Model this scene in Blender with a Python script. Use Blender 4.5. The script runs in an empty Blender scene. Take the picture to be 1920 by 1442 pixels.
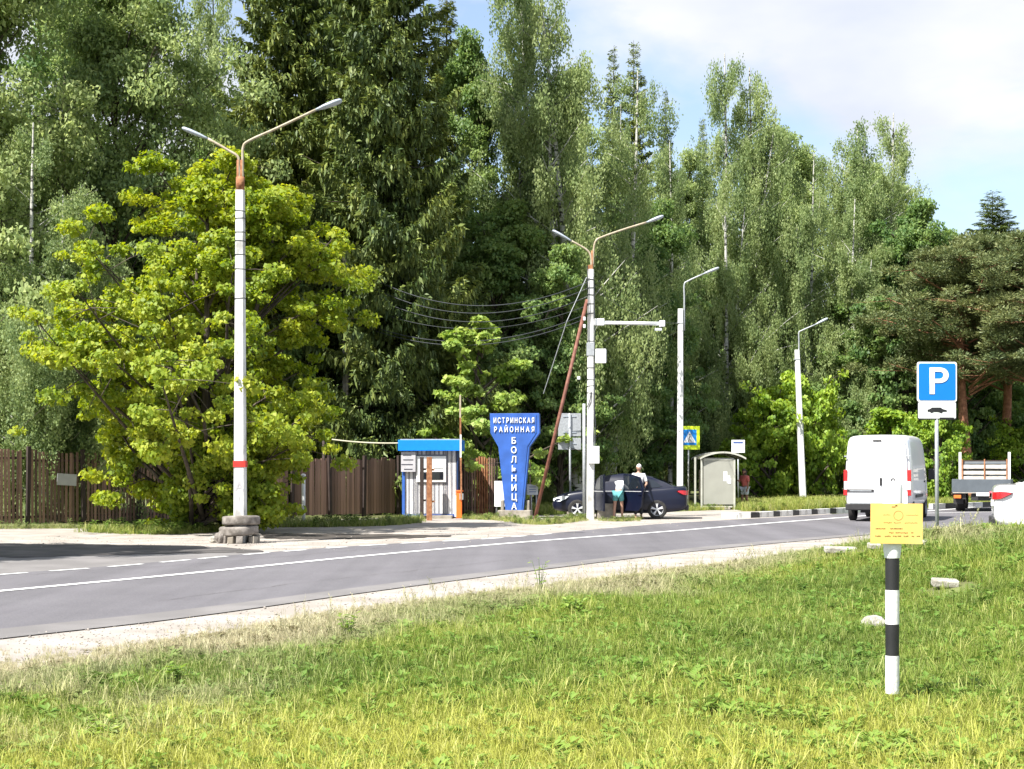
import bpy, bmesh, math, random
import numpy as np
from mathutils import Vector, Matrix

# ------------------------------------------------------------------ camera, light, exposure
sc = bpy.context.scene
F, HZ, CX, EYE = 2900.0, 875.0, 960.0, 1.7        # focal length in photo pixels, horizon row, centre column, eye height
cam = bpy.data.objects.new('camera', bpy.data.cameras.new('camera'))
sc.collection.objects.link(cam)
cam.location = (0, 0, EYE)
cam.rotation_euler = (math.radians(90), 0, 0)
cam.data.sensor_width = 36
cam.data.lens = 36 * F / 1920
cam.data.shift_y = (HZ - 721) / 1920
cam.data.clip_start = 0.1
cam.data.clip_end = 6000
sc.camera = cam

SUN_EL = math.radians(52)
SUN_AZ = math.atan2(-0.74, -0.67)                 # from +Y towards +X
world = bpy.data.worlds.new("World")
sc.world = world
world.use_nodes = True
wn = world.node_tree
wn.nodes.clear()
w_out = wn.nodes.new('ShaderNodeOutputWorld')
w_bg = wn.nodes.new('ShaderNodeBackground')
w_bg.inputs['Strength'].default_value = 0.10
w_sky = wn.nodes.new('ShaderNodeTexSky')
w_sky.sky_type = 'NISHITA'
w_sky.sun_disc = False
w_sky.sun_elevation = SUN_EL
w_sky.sun_rotation = SUN_AZ
w_sky.air_density = 1.0
w_sky.dust_density = 1.2
w_tc = wn.nodes.new('ShaderNodeTexCoord')
w_map = wn.nodes.new('ShaderNodeMapping')
w_map.inputs['Scale'].default_value = (1.0, 1.0, 2.2)
w_map.inputs['Location'].default_value = (0.35, 0.2, 0.1)
w_n = wn.nodes.new('ShaderNodeTexNoise')
w_n.inputs['Scale'].default_value = 2.6
w_n.inputs['Detail'].default_value = 7
w_n.inputs['Roughness'].default_value = 0.52
w_n.inputs['Distortion'].default_value = 0.25
w_r = wn.nodes.new('ShaderNodeValToRGB')
w_r.color_ramp.elements[0].position = 0.45
w_r.color_ramp.elements[0].color = (0.15, 0.15, 0.15, 1)
w_r.color_ramp.elements[1].position = 0.56
w_r.color_ramp.elements[1].color = (1, 1, 1, 1)
w_n2 = wn.nodes.new('ShaderNodeTexNoise')
w_n2.inputs['Scale'].default_value = 5.0
w_n2.inputs['Detail'].default_value = 5
w_r2 = wn.nodes.new('ShaderNodeValToRGB')
w_r2.color_ramp.elements[0].position = 0.35
w_r2.color_ramp.elements[0].color = (3.35, 3.6, 4.15, 1)
w_r2.color_ramp.elements[1].position = 0.62
w_r2.color_ramp.elements[1].color = (4.45, 4.5, 4.6, 1)
w_mix = wn.nodes.new('ShaderNodeMix')
w_mix.data_type = 'RGBA'
L = wn.links
L.new(w_tc.outputs['Generated'], w_map.inputs['Vector'])
L.new(w_map.outputs['Vector'], w_n.inputs['Vector'])
L.new(w_map.outputs['Vector'], w_n2.inputs['Vector'])
L.new(w_n.outputs['Fac'], w_r.inputs['Fac'])
L.new(w_n2.outputs['Fac'], w_r2.inputs['Fac'])
L.new(w_r.outputs['Color'], w_mix.inputs['Factor'])
L.new(w_sky.outputs['Color'], w_mix.inputs['A'])
L.new(w_r2.outputs['Color'], w_mix.inputs['B'])
L.new(w_mix.outputs['Result'], w_bg.inputs['Color'])
L.new(w_bg.outputs['Background'], w_out.inputs['Surface'])

sun = bpy.data.objects.new('sun', bpy.data.lights.new('sun', 'SUN'))
sc.collection.objects.link(sun)
sun.data.energy = 5.0
sun.data.angle = math.radians(0.6)
sun.data.color = (1.0, 0.965, 0.90)
to_sun = Vector((math.sin(SUN_AZ) * math.cos(SUN_EL), math.cos(SUN_AZ) * math.cos(SUN_EL), math.sin(SUN_EL)))
sun.rotation_euler = to_sun.to_track_quat('Z', 'Y').to_euler()
sun.location = to_sun * 60

sc.view_settings.view_transform = 'Standard'
sc.view_settings.look = 'None'
sc.view_settings.exposure = 1.25
sc.view_settings.gamma = 1
sc.view_settings.use_curve_mapping = False
sc.render.engine = 'CYCLES'
sc.cycles.max_bounces = 6
sc.cycles.transparent_max_bounces = 8

C = sc.collection
rng = np.random.default_rng(7)
random.seed(7)
PI = math.pi

# ------------------------------------------------------------------ helpers
def G(px, py):
    """ground point seen at photo pixel (px, py)"""
    d = F * EYE / (py - HZ)
    return Vector(((px - CX) / F * d, d, 0))

def P(px, py, d):
    return Vector(((px - CX) / F * d, d, EYE + (HZ - py) / F * d))

def link(o, parent=None):
    C.objects.link(o)
    if parent is not None:
        o.parent = parent
    return o

def tag(o, label=None, cat=None, group=None, kind=None):
    for k, v in (('label', label), ('category', cat), ('group', group), ('kind', kind)):
        if v:
            o[k] = v
    return o

def thing(name, label, cat, loc=(0, 0, 0), rz=0.0, group=None):
    o = bpy.data.objects.new(name, None)
    o.empty_display_size = 0.3
    o.location = loc
    o.rotation_euler = (0, 0, rz)
    C.objects.link(o)
    return tag(o, label, cat, group)

def children(o):
    return [c for c in bpy.data.objects if c.parent is o]

def copy_tree(o, parent=None, kids=None):
    c = o.copy()
    C.objects.link(c)
    c.parent = parent
    for ch in children(o):
        copy_tree(ch, c)
    return c

class MB:
    """collects simple solids and links them as one mesh object"""
    def __init__(self):
        self.v, self.f = [], []
    def add(self, vs, fs):
        n = len(self.v)
        self.v += [tuple(p) for p in vs]
        self.f += [tuple(i + n for i in f) for f in fs]
        return self
    def box(self, c, s, rz=0.0, rx=0.0, ry=0.0):
        m = Matrix.Translation(c) @ Matrix.Rotation(rz, 4, 'Z') @ Matrix.Rotation(ry, 4, 'Y') @ Matrix.Rotation(rx, 4, 'X')
        vs = [m @ Vector((x * s[0] / 2, y * s[1] / 2, z * s[2] / 2)) for x in (-1, 1) for y in (-1, 1) for z in (-1, 1)]
        return self.add(vs, [(0, 1, 3, 2), (4, 6, 7, 5), (0, 4, 5, 1), (2, 3, 7, 6), (0, 2, 6, 4), (1, 5, 7, 3)])
    def tube(self, pts, r, n=8, caps=True):
        pts = [Vector(p) for p in pts]
        if not hasattr(r, '__len__'):
            r = [r] * len(pts)
        rings = []
        prev = None
        for i, p in enumerate(pts):
            t = (pts[min(i + 1, len(pts) - 1)] - pts[max(i - 1, 0)]).normalized()
            if prev is None:
                a = t.orthogonal().normalized()
            else:
                a = (prev - t * prev.dot(t))
                a = a.normalized() if a.length > 1e-5 else t.orthogonal().normalized()
            prev = a
            b = t.cross(a)
            rings.append([p + (a * math.cos(2 * PI * k / n) + b * math.sin(2 * PI * k / n)) * r[i] for k in range(n)])
        vs = [q for ring in rings for q in ring]
        fs = []
        for i in range(len(pts) - 1):
            for k in range(n):
                k2 = (k + 1) % n
                fs.append((i * n + k, i * n + k2, (i + 1) * n + k2, (i + 1) * n + k))
        if caps:
            fs.append(tuple(range(n))[::-1])
            fs.append(tuple((len(pts) - 1) * n + k for k in range(n)))
        return self.add(vs, fs)
    def loft(self, rings, caps=True, closed=True):
        n = len(rings[0])
        vs = [q for ring in rings for q in ring]
        fs = []
        for i in range(len(rings) - 1):
            for k in range(n if closed else n - 1):
                k2 = (k + 1) % n
                fs.append((i * n + k, i * n + k2, (i + 1) * n + k2, (i + 1) * n + k))
        if caps:
            fs.append(tuple(range(n))[::-1])
            fs.append(tuple((len(rings) - 1) * n + k for k in range(n)))
        return self.add(vs, fs)
    def prism(self, poly, y0, y1):
        """polygon in x,z extruded along y"""
        n = len(poly)
        vs = [(x, y0, z) for x, z in poly] + [(x, y1, z) for x, z in poly]
        fs = [tuple(range(n)), tuple(range(n, 2 * n))[::-1]]
        for k in range(n):
            k2 = (k + 1) % n
            fs.append((k, k + n, k2 + n, k2))
        return self.add(vs, fs)
    def lathe(self, prof, c=(0, 0, 0), axis='Z', n=24, closed=False):
        """profile of (radius, height)"""
        c = Vector(c)
        vs, m = [], len(prof)
        for k in range(n):
            a = 2 * PI * k / n
            for r, h in prof:
                if axis == 'Z':
                    q = Vector((r * math.cos(a), r * math.sin(a), h))
                else:
                    q = Vector((r * math.cos(a), h, r * math.sin(a)))
                vs.append(c + q)
        fs = []
        for k in range(n):
            k2 = (k + 1) % n
            for j in range(m if closed else m - 1):
                j2 = (j + 1) % m
                fs.append((k * m + j, k2 * m + j, k2 * m + j2, k * m + j2))
        return self.add(vs, fs)
    def mesh(self, name, m, smooth=False, bevel=0.0, subsurf=0):
        me = bpy.data.meshes.new(name)
        me.from_pydata(self.v, [], self.f)
        me.validate()
        bm = bmesh.new(); bm.from_mesh(me)
        bmesh.ops.recalc_face_normals(bm, faces=bm.faces)
        if bevel:
            es = [e for e in bm.edges if e.is_manifold and e.calc_face_angle(0) > 0.5]
            bmesh.ops.bevel(bm, geom=es, offset=bevel, segments=2, profile=0.6, affect='EDGES', clamp_overlap=True)
        bm.to_mesh(me); bm.free()
        me.materials.append(m)
        if smooth:
            me.shade_smooth()
        return me
    def build(self, name, m, parent=None, smooth=False, bevel=0.0, subsurf=0, loc=None, rz=None):
        o = bpy.data.objects.new(name, self.mesh(name, m, smooth, bevel))
        link(o, parent)
        if loc is not None:
            o.location = loc
        if rz is not None:
            o.rotation_euler = (0, 0, rz)
        if subsurf:
            s = o.modifiers.new('subsurf', 'SUBSURF'); s.levels = subsurf; s.render_levels = subsurf
        return o

def autosmooth(o, ang=35):
    me = o.data
    me.shade_smooth()
    bm = bmesh.new(); bm.from_mesh(me)
    for e in bm.edges:
        e.smooth = not (len(e.link_faces) == 2 and e.calc_face_angle(0) > math.radians(ang))
    bm.to_mesh(me); bm.free()

def np_mesh(name, verts, faces, m):
    """fast mesh from numpy arrays; faces (N, k)"""
    me = bpy.data.meshes.new(name)
    nf, k = faces.shape
    me.vertices.add(len(verts)); me.vertices.foreach_set('co', verts.astype(np.float32).ravel())
    me.loops.add(nf * k); me.loops.foreach_set('vertex_index', faces.astype(np.int32).ravel())
    me.polygons.add(nf); me.polygons.foreach_set('loop_start', np.arange(0, nf * k, k, dtype=np.int32))
    me.update(calc_edges=True)
    me.materials.append(m)
    return me

# ------------------------------------------------------------------ materials
def mat(name, col, rough=0.7, metal=0.0, var=0.12, scale=6.0, bump=0.0, bscale=40.0, col2=None, thr=(0.4, 0.65), coat=0.0, spec=0.5, detail=5, vstretch=None):
    m = bpy.data.materials.new(name)
    m.use_nodes = True
    nt = m.node_tree
    b = nt.nodes['Principled BSDF']
    b.inputs['Roughness'].default_value = rough
    b.inputs['Metallic'].default_value = metal
    b.inputs['Coat Weight'].default_value = coat
    b.inputs['Coat Roughness'].default_value = 0.05
    b.inputs['Specular IOR Level'].default_value = spec
    tc = nt.nodes.new('ShaderNodeTexCoord')
    n = nt.nodes.new('ShaderNodeTexNoise')
    n.inputs['Scale'].default_value = scale
    n.inputs['Detail'].default_value = detail
    src = tc.outputs['Object']
    if vstretch:
        mp = nt.nodes.new('ShaderNodeMapping')
        mp.inputs['Scale'].default_value = vstretch
        nt.links.new(src, mp.inputs['Vector'])
        src = mp.outputs['Vector']
    nt.links.new(src, n.inputs['Vector'])
    r = nt.nodes.new('ShaderNodeValToRGB')
    r.color_ramp.elements[0].position, r.color_ramp.elements[1].position = thr
    c2 = col2 if col2 else tuple(min(1, c * (1 + var)) for c in col)
    c1 = col if col2 else tuple(c * (1 - var) for c in col)
    r.color_ramp.elements[0].color = (*c1, 1)
    r.color_ramp.elements[1].color = (*c2, 1)
    nt.links.new(n.outputs['Fac'], r.inputs['Fac'])
    nt.links.new(r.outputs['Color'], b.inputs['Base Color'])
    if bump:
        n2 = nt.nodes.new('ShaderNodeTexNoise')
        n2.inputs['Scale'].default_value = bscale
        n2.inputs['Detail'].default_value = 6
        nt.links.new(src, n2.inputs['Vector'])
        bp = nt.nodes.new('ShaderNodeBump')
        bp.inputs['Strength'].default_value = bump
        bp.inputs['Distance'].default_value = 0.02
        nt.links.new(n2.outputs['Fac'], bp.inputs['Height'])
        nt.links.new(bp.outputs['Normal'], b.inputs['Normal'])
    return m

def leaf_mat(name, c1, c2, c3, trans=0.35, nscale=0.5, rough=0.55):
    """three leaf tones: per-leaf random and a slow drift through the crown"""
    m = bpy.data.materials.new(name)
    m.use_nodes = True
    nt = m.node_tree
    N, K = nt.nodes, nt.links
    b = N['Principled BSDF']
    out = N['Material Output']
    geo = N.new('ShaderNodeNewGeometry')
    tc = N.new('ShaderNodeTexCoord')
    no = N.new('ShaderNodeTexNoise'); no.inputs['Scale'].default_value = nscale; no.inputs['Detail'].default_value = 3
    oi = N.new('ShaderNodeObjectInfo')
    K.new(tc.outputs['Object'], no.inputs['Vector'])
    a = N.new('ShaderNodeMath'); a.operation = 'MULTIPLY_ADD'; a.inputs[1].default_value = 0.55; 
    K.new(geo.outputs['Random Per Island'], a.inputs[0]); 
    a2 = N.new('ShaderNodeMath'); a2.operation = 'MULTIPLY_ADD'; a2.inputs[1].default_value = 1.5; a2.inputs[2].default_value = -0.6
    K.new(no.outputs['Fac'], a2.inputs[0]); K.new(a2.outputs[0], a.inputs[2])
    a3 = N.new('ShaderNodeMath'); a3.operation = 'MULTIPLY_ADD'; a3.inputs[1].default_value = 0.25
    K.new(oi.outputs['Random'], a3.inputs[0]); K.new(a.outputs[0], a3.inputs[2])
    r = N.new('ShaderNodeValToRGB')
    r.color_ramp.elements[0].position = 0.1; r.color_ramp.elements[0].color = (*c1, 1)
    r.color_ramp.elements[1].position = 0.95; r.color_ramp.elements[1].color = (*c3, 1)
    e = r.color_ramp.elements.new(0.5); e.color = (*c2, 1)
    K.new(a3.outputs[0], r.inputs['Fac'])
    K.new(r.outputs['Color'], b.inputs['Base Color'])
    b.inputs['Roughness'].default_value = rough
    b.inputs['Specular IOR Level'].default_value = 0.35
    t = N.new('ShaderNodeBsdfTranslucent')
    hs = N.new('ShaderNodeHueSaturation'); hs.inputs['Value'].default_value = 1.25; hs.inputs['Saturation'].default_value = 1.1; hs.inputs['Hue'].default_value = 0.485
    K.new(r.outputs['Color'], hs.inputs['Color']); K.new(hs.outputs['Color'], t.inputs['Color'])
    mx = N.new('ShaderNodeMixShader'); mx.inputs[0].default_value = trans
    K.new(b.outputs[0], mx.inputs[1]); K.new(t.outputs[0], mx.inputs[2]); K.new(mx.outputs[0], out.inputs['Surface'])
    return m

M = {}
def road_mat(name, c1, c2):
    m = mat(name, c1, 0.9, scale=0.8, col2=c2, thr=(0.3, 0.7), bump=0.35, bscale=90, detail=10)
    nt = m.node_tree
    b = nt.nodes['Principled BSDF']; lk = b.inputs['Base Color'].links[0].from_socket
    tc = nt.nodes.new('ShaderNodeTexCoord'); mp = nt.nodes.new('ShaderNodeMapping')
    mp.inputs['Rotation'].default_value = (0, 0, math.radians(30)); mp.inputs['Scale'].default_value = (1.1, 0.035, 1)
    n = nt.nodes.new('ShaderNodeTexNoise'); n.inputs['Scale'].default_value = 1.0; n.inputs['Detail'].default_value = 4
    n2 = nt.nodes.new('ShaderNodeTexNoise'); n2.inputs['Scale'].default_value = 55.0; n2.inputs['Detail'].default_value = 2
    r = nt.nodes.new('ShaderNodeMapRange'); r.inputs[1].default_value = .3; r.inputs[2].default_value = .7; r.inputs[3].default_value = .76; r.inputs[4].default_value = 1.16
    r2 = nt.nodes.new('ShaderNodeMapRange'); r2.inputs[1].default_value = .3; r2.inputs[2].default_value = .7; r2.inputs[3].default_value = .82; r2.inputs[4].default_value = 1.18
    ml = nt.nodes.new('ShaderNodeMath'); ml.operation = 'MULTIPLY'
    hs = nt.nodes.new('ShaderNodeHueSaturation')
    K = nt.links
    K.new(tc.outputs['Object'], mp.inputs[0]); K.new(mp.outputs[0], n.inputs[0]); K.new(tc.outputs['Object'], n2.inputs[0])
    K.new(n.outputs['Fac'], r.inputs[0]); K.new(n2.outputs['Fac'], r2.inputs[0]); K.new(r.outputs[0], ml.inputs[0]); K.new(r2.outputs[0], ml.inputs[1])
    K.new(lk, hs.inputs['Color']); K.new(ml.outputs[0], hs.inputs['Value']); K.new(hs.outputs[0], b.inputs['Base Color'])
    return m
M['asphalt'] = road_mat('asphalt', (0.108, 0.102, 0.112), (0.126, 0.120, 0.130)) if True else mat('asphalt', (0.118, 0.112, 0.122), 0.9, var=0.10, scale=1.1, bump=0.35, bscale=90)
M['asphalt_old'] = mat('old_asphalt', (0.165, 0.155, 0.152), 0.92, var=0.14, scale=0.9, bump=0.4, bscale=70)
M['sand'] = mat('sandy_gravel', (0.27, 0.24, 0.21), 0.95, scale=1.3, bump=0.6, bscale=60, col2=(0.37, 0.335, 0.30))
M['paint'] = mat('road_paint', (0.72, 0.72, 0.70), 0.7, scale=9, col2=(0.80, 0.80, 0.78), thr=(0.3, 0.5))
M['white_paint'] = mat('white_paint', (0.74, 0.74, 0.72), 0.6, var=0.06, scale=3, bump=0.15, bscale=30)
M['whitewash'] = mat('whitewashed_concrete', (0.36, 0.35, 0.33), 0.85, scale=5, col2=(0.66, 0.66, 0.64), thr=(0.32, 0.50), bump=0.4, bscale=35, vstretch=(1, 1, 0.4))
M['concrete'] = mat('concrete', (0.20, 0.175, 0.14), 0.9, scale=4, col2=(0.33, 0.30, 0.25), bump=0.5, bscale=25)
M['black_paint'] = mat('black_paint', (0.016, 0.016, 0.018), 0.5, var=0.2)
M['red_paint'] = mat('red_paint', (0.55, 0.03, 0.02), 0.6, var=0.15)
M['rust'] = mat('rusty_steel', (0.22, 0.085, 0.035), 0.85, scale=10, col2=(0.36, 0.17, 0.08), bump=0.3)
M['old_steel'] = mat('weathered_pale_steel', (0.33, 0.27, 0.18), 0.6, scale=8, col2=(0.42, 0.37, 0.28))
M['galv'] = mat('galvanised_steel', (0.38, 0.40, 0.42), 0.5, metal=0.3, var=0.1, scale=14)
M['lamp'] = mat('lamp_housing_grey', (0.36, 0.40, 0.46), 0.45, var=0.06)
M['glass_dark'] = mat('dark_glass', (0.012, 0.016, 0.022), 0.06, var=0.1, spec=0.8)
M['glass_pale'] = mat('pale_lamp_glass', (0.55, 0.58, 0.60), 0.15, var=0.05)
M['rubber'] = mat('rubber', (0.020, 0.019, 0.018), 0.85, var=0.3, scale=9)
M['old_tyre'] = mat('dusty_old_tyre', (0.13, 0.115, 0.10), 0.95, scale=7, col2=(0.26, 0.235, 0.21), bump=0.5, bscale=30)
M['alloy'] = mat('alloy_wheel', (0.62, 0.63, 0.65), 0.35, metal=0.3, var=0.05)
M['navy'] = mat('navy_car_paint', (0.003, 0.005, 0.018), 0.4, metal=0.0, var=0.05, coat=0.25, spec=0.3)
M['van_white'] = mat('white_van_paint', (0.80, 0.80, 0.80), 0.35, var=0.02, coat=0.5, scale=2)
M['plastic_black'] = mat('black_plastic', (0.022, 0.021, 0.022), 0.6, var=0.15)
M['tail_red'] = mat('red_tail_lens', (0.45, 0.015, 0.02), 0.15, var=0.1, coat=0.5)
M['sign_blue'] = mat('sign_blue', (0.0, 0.20, 0.62), 0.45, var=0.04)
M['bar_blue'] = mat('dark_sign_blue', (0.01, 0.06, 0.28), 0.45, var=0.04)
M['stele_blue'] = mat('stele_blue_paint', (0.028, 0.100, 0.38), 0.5, var=0.16, scale=2)
M['roof_blue'] = mat('kiosk_blue', (0.0, 0.20, 0.80), 0.45, var=0.04)
M['navy_panel'] = mat('dark_blue_panel', (0.012, 0.04, 0.13), 0.5, var=0.1)
M['signal_yellow'] = mat('fluorescent_yellow', (0.66, 0.82, 0.02), 0.5, var=0.03)
M['yellow'] = mat('yellow_plate', (0.68, 0.40, 0.09), 0.55, scale=2.5, col2=(0.76, 0.52, 0.17), thr=(0.3, 0.7))
M['yellow_print'] = mat('faded_print', (0.16, 0.09, 0.015), 0.7, var=0.2)
M['orange'] = mat('orange_paint', (0.85, 0.16, 0.02), 0.45, var=0.06)
M['fence_wood'] = mat('brown_fence_boards', (0.12, 0.068, 0.048), 0.85, scale=5, col2=(0.25, 0.155, 0.12), thr=(0.3, 0.7), bump=0.4, vstretch=(1, 1, 0.15))
def add_obj_random(m, lo, hi):
    nt = m.node_tree; b = nt.nodes['Principled BSDF']; lk = b.inputs['Base Color'].links[0].from_socket
    oi = nt.nodes.new('ShaderNodeObjectInfo'); r = nt.nodes.new('ShaderNodeMapRange'); r.inputs[3].default_value = lo; r.inputs[4].default_value = hi
    hs = nt.nodes.new('ShaderNodeHueSaturation')
    nt.links.new(oi.outputs['Random'], r.inputs[0]); nt.links.new(r.outputs[0], hs.inputs['Value']); nt.links.new(lk, hs.inputs['Color']); nt.links.new(hs.outputs[0], b.inputs['Base Color'])
add_obj_random(M['fence_wood'], 0.6, 1.75)
M['fence_post'] = mat('dark_fence_post', (0.035, 0.022, 0.018), 0.8, var=0.25)
M['siding'] = mat('white_corrugated_siding', (0.72, 0.71, 0.70), 0.45, var=0.04, scale=3)
M['board_grey'] = mat('notice_board_grey', (0.42, 0.41, 0.43), 0.6, var=0.06)
M['print_dark'] = mat('dark_print', (0.05, 0.05, 0.07), 0.6, var=0.1)
M['shelter'] = mat('shelter_panel', (0.30, 0.30, 0.26), 0.55, var=0.05, scale=2)
M['shelter_frame'] = mat('shelter_frame', (0.44, 0.44, 0.38), 0.5, var=0.08)
M['smoked'] = mat('smoked_canopy', (0.10, 0.085, 0.07), 0.25, var=0.2)
M['cable'] = mat('black_cable', (0.03, 0.035, 0.04), 0.5, var=0.2)
M['pale_cable'] = mat('pale_cable', (0.42, 0.40, 0.30), 0.6, var=0.1)
M['skin'] = mat('skin', (0.42, 0.24, 0.17), 0.6, var=0.05)
M['skin_tan'] = mat('tanned_skin', (0.26, 0.13, 0.085), 0.6, var=0.05)
M['hair_grey'] = mat('grey_hair', (0.55, 0.53, 0.50), 0.8, var=0.15, scale=30)
M['hair_dark'] = mat('dark_hair', (0.035, 0.022, 0.018), 0.7, var=0.2, scale=30)
M['shirt_white'] = mat('white_cloth', (0.78, 0.79, 0.80), 0.9, var=0.04)
M['cloth_dark'] = mat('dark_cloth', (0.025, 0.026, 0.032), 0.9, var=0.1)
M['cloth_teal'] = mat('teal_cloth', (0.10, 0.33, 0.35), 0.9, var=0.08)
M['cloth_coral'] = mat('coral_cloth', (0.48, 0.12, 0.10), 0.9, var=0.1)
M['cloth_pale'] = mat('pale_grey_cloth', (0.52, 0.56, 0.60), 0.9, var=0.06)
M['bark_dark'] = mat('dark_bark', (0.045, 0.034, 0.026), 0.95, scale=6, col2=(0.10, 0.08, 0.06), bump=0.6, bscale=12, vstretch=(1, 1, 0.3))
M['bark_pine'] = mat('orange_pine_bark', (0.20, 0.085, 0.045), 0.9, scale=6, col2=(0.34, 0.16, 0.09), bump=0.5, bscale=12)
M['stone'] = mat('pale_stone', (0.26, 0.24, 0.20), 0.9, scale=9, col2=(0.44, 0.42, 0.37), bump=0.5)
M['truck_grey'] = mat('grey_truck_panel', (0.085, 0.10, 0.115), 0.55, var=0.08, scale=4)
M['wood_pale'] = mat('pale_wood', (0.42, 0.39, 0.34), 0.8, scale=5, col2=(0.56, 0.53, 0.48), vstretch=(0.3, 1, 1))

def birch_bark():
    m = mat('birch_bark', (0.50, 0.49, 0.45), 0.8, var=0.1, scale=3, bump=0.2)
    nt = m.node_tree
    b = nt.nodes['Principled BSDF']
    tc = nt.nodes.new('ShaderNodeTexCoord')
    mp = nt.nodes.new('ShaderNodeMapping'); mp.inputs['Scale'].default_value = (1.2, 1.2, 5.0)
    n = nt.nodes.new('ShaderNodeTexNoise'); n.inputs['Scale'].default_value = 1.6; n.inputs['Detail'].default_value = 3
    r = nt.nodes.new('ShaderNodeValToRGB')
    r.color_ramp.elements[0].position = 0.40; r.color_ramp.elements[0].color = (0.03, 0.028, 0.024, 1)
    r.color_ramp.elements[1].position = 0.47; r.color_ramp.elements[1].color = (0.46, 0.45, 0.41, 1)
    nt.links.new(tc.outputs['Object'], mp.inputs[0]); nt.links.new(mp.outputs[0], n.inputs[0])
    nt.links.new(n.outputs['Fac'], r.inputs[0]); nt.links.new(r.outputs[0], b.inputs['Base Color'])
    return m
M['bark_birch'] = birch_bark()

M['leaf_spruce'] = leaf_mat('spruce_needles', (0.045, 0.08, 0.024), (0.12, 0.165, 0.04), (0.25, 0.285, 0.065), 0.15, 0.45)
M['leaf_pine'] = leaf_mat('pine_needles', (0.065, 0.1, 0.04), (0.14, 0.175, 0.065), (0.235, 0.25, 0.095), 0.25, 0.5)
M['leaf_birch'] = leaf_mat('birch_leaves', (0.11, 0.175, 0.07), (0.235, 0.315, 0.12), (0.38, 0.445, 0.19), 0.48, 0.4)
M['leaf_pale'] = leaf_mat('pale_green_leaves', (0.135, 0.205, 0.08), (0.285, 0.37, 0.135), (0.46, 0.53, 0.23), 0.48, 0.5)
M['leaf_green'] = leaf_mat('dense_green_leaves', (0.07, 0.145, 0.045), (0.15, 0.245, 0.07), (0.26, 0.35, 0.105), 0.45, 0.45)
M['leaf_maple'] = leaf_mat('yellow_green_maple_leaves', (0.105, 0.182, 0.02), (0.25, 0.335, 0.033), (0.42, 0.46, 0.06), 0.45, 0.6)
M['leaf_young'] = leaf_mat('fresh_green_leaves', (0.12, 0.22, 0.04), (0.24, 0.36, 0.07), (0.38, 0.47, 0.12), 0.40, 0.9)
M['leaf_bush'] = leaf_mat('bright_bush_leaves', (0.1, 0.2, 0.025), (0.22, 0.35, 0.04), (0.36, 0.47, 0.06), 0.40, 0.9)

# ------------------------------------------------------------------ ground, road
def crm(pts, n=12):
    """smooth curve through points"""
    pts = [Vector(p) for p in pts]
    q = [pts[0] * 2 - pts[1]] + pts + [pts[-1] * 2 - pts[-2]]
    out = []
    for i in range(1, len(q) - 2):
        for k in range(n):
            t = k / n
            a, b, c, d = q[i - 1], q[i], q[i + 1], q[i + 2]
            out.append(0.5 * ((2 * b) + (c - a) * t + (2 * a - 5 * b + 4 * c - d) * t * t + (3 * b - a - 3 * c + d) * t ** 3))
    out.append(pts[-1])
    return out

def smst(a, b, x):
    t = np.clip((x - a) / (b - a), 0, 1)
    return t * t * (3 - 2 * t)

def height(x, y):
    x = np.asarray(x, float); y = np.asarray(y, float)
    edge = grass_edge_y(x)
    lot_h = 0.30 * smst(8.0, 9.5, x) * smst(22, 25, y) * (1 - smst(33.5, 37.5, y))
    mound = np.maximum(0.56 * smst(3.6, 7.6, x) * smst(12, 22, y) * (1 - smst(25.0, 28.6, y)), lot_h)
    near = 0.05 * smst(0.0, 3.0, edge - y) * (1 + 0.8 * np.sin(x * 0.9 + 0.6 * y) * np.sin(y * 0.55 + 1.3))
    back = 0.0
    return mound + near + back - 0.012

EDGE = [G(0, 1243), G(350, 1196), G(700, 1136), G(1000, 1100), G(1300, 1061), G(1540, 1030), G(1630, 1013)]
_ex = np.array([EDGE[0].x - 20] + [p.x for p in EDGE] + [EDGE[-1].x + 2, 60])
_ey = np.array([EDGE[0].y - 14] + [p.y for p in EDGE] + [EDGE[-1].y + 0.3, EDGE[-1].y + 0.3])
def grass_edge_y(x):
    return np.interp(x, _ex, _ey)

def soil_mat():
    m = mat('turf_soil', (0.09, 0.085, 0.035), 0.95, scale=1.5, col2=(0.13, 0.16, 0.04), thr=(0.35, 0.65), bump=0.6, bscale=20)
    return m
M['soil'] = soil_mat()
xs = np.concatenate([[-2500, -900, -300, -120, -60], np.arange(-36, 50.1, 0.5), [70, 130, 320, 950, 2500]])
ys = np.concatenate([[-600, -150, -40, -12], np.arange(-4, 66, 0.5), [80, 110, 170, 300, 700, 3000]])
XX, YY = np.meshgrid(xs, ys)
ZZ = height(XX, YY)
vv = np.stack([XX.ravel(), YY.ravel(), ZZ.ravel()], 1)
nx, ny = len(xs), len(ys)
ii = (np.arange(ny - 1)[:, None] * nx + np.arange(nx - 1)[None, :]).ravel()
ff = np.stack([ii, ii + 1, ii + nx + 1, ii + nx], 1)
gme = np_mesh('ground', vv, ff, M['soil']); gme.shade_smooth()
tag(link(bpy.data.objects.new('ground', gme)), kind='structure')

def strip(name, a, b, z, m, n=10):
    """sheet between two curves"""
    A, B = crm(a, n), crm(b, n)
    k = max(len(A), len(B))
    def res(Q):
        d = [0]
        for i in range(1, len(Q)):
            d.append(d[-1] + (Q[i] - Q[i - 1]).length)
        t = np.linspace(0, d[-1], k)
        return np.stack([np.interp(t, d, [q.x for q in Q]), np.interp(t, d, [q.y for q in Q])], 1)
    A, B = res(A), res(B)
    vs = [(x, y, z) for x, y in A] + [(x, y, z) for x, y in B]
    fs = [(i, i + 1, k + i + 1, k + i) for i in range(k - 1)]
    o = MB().add(vs, fs).build(name, m)
    return tag(o, kind='structure')

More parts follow.
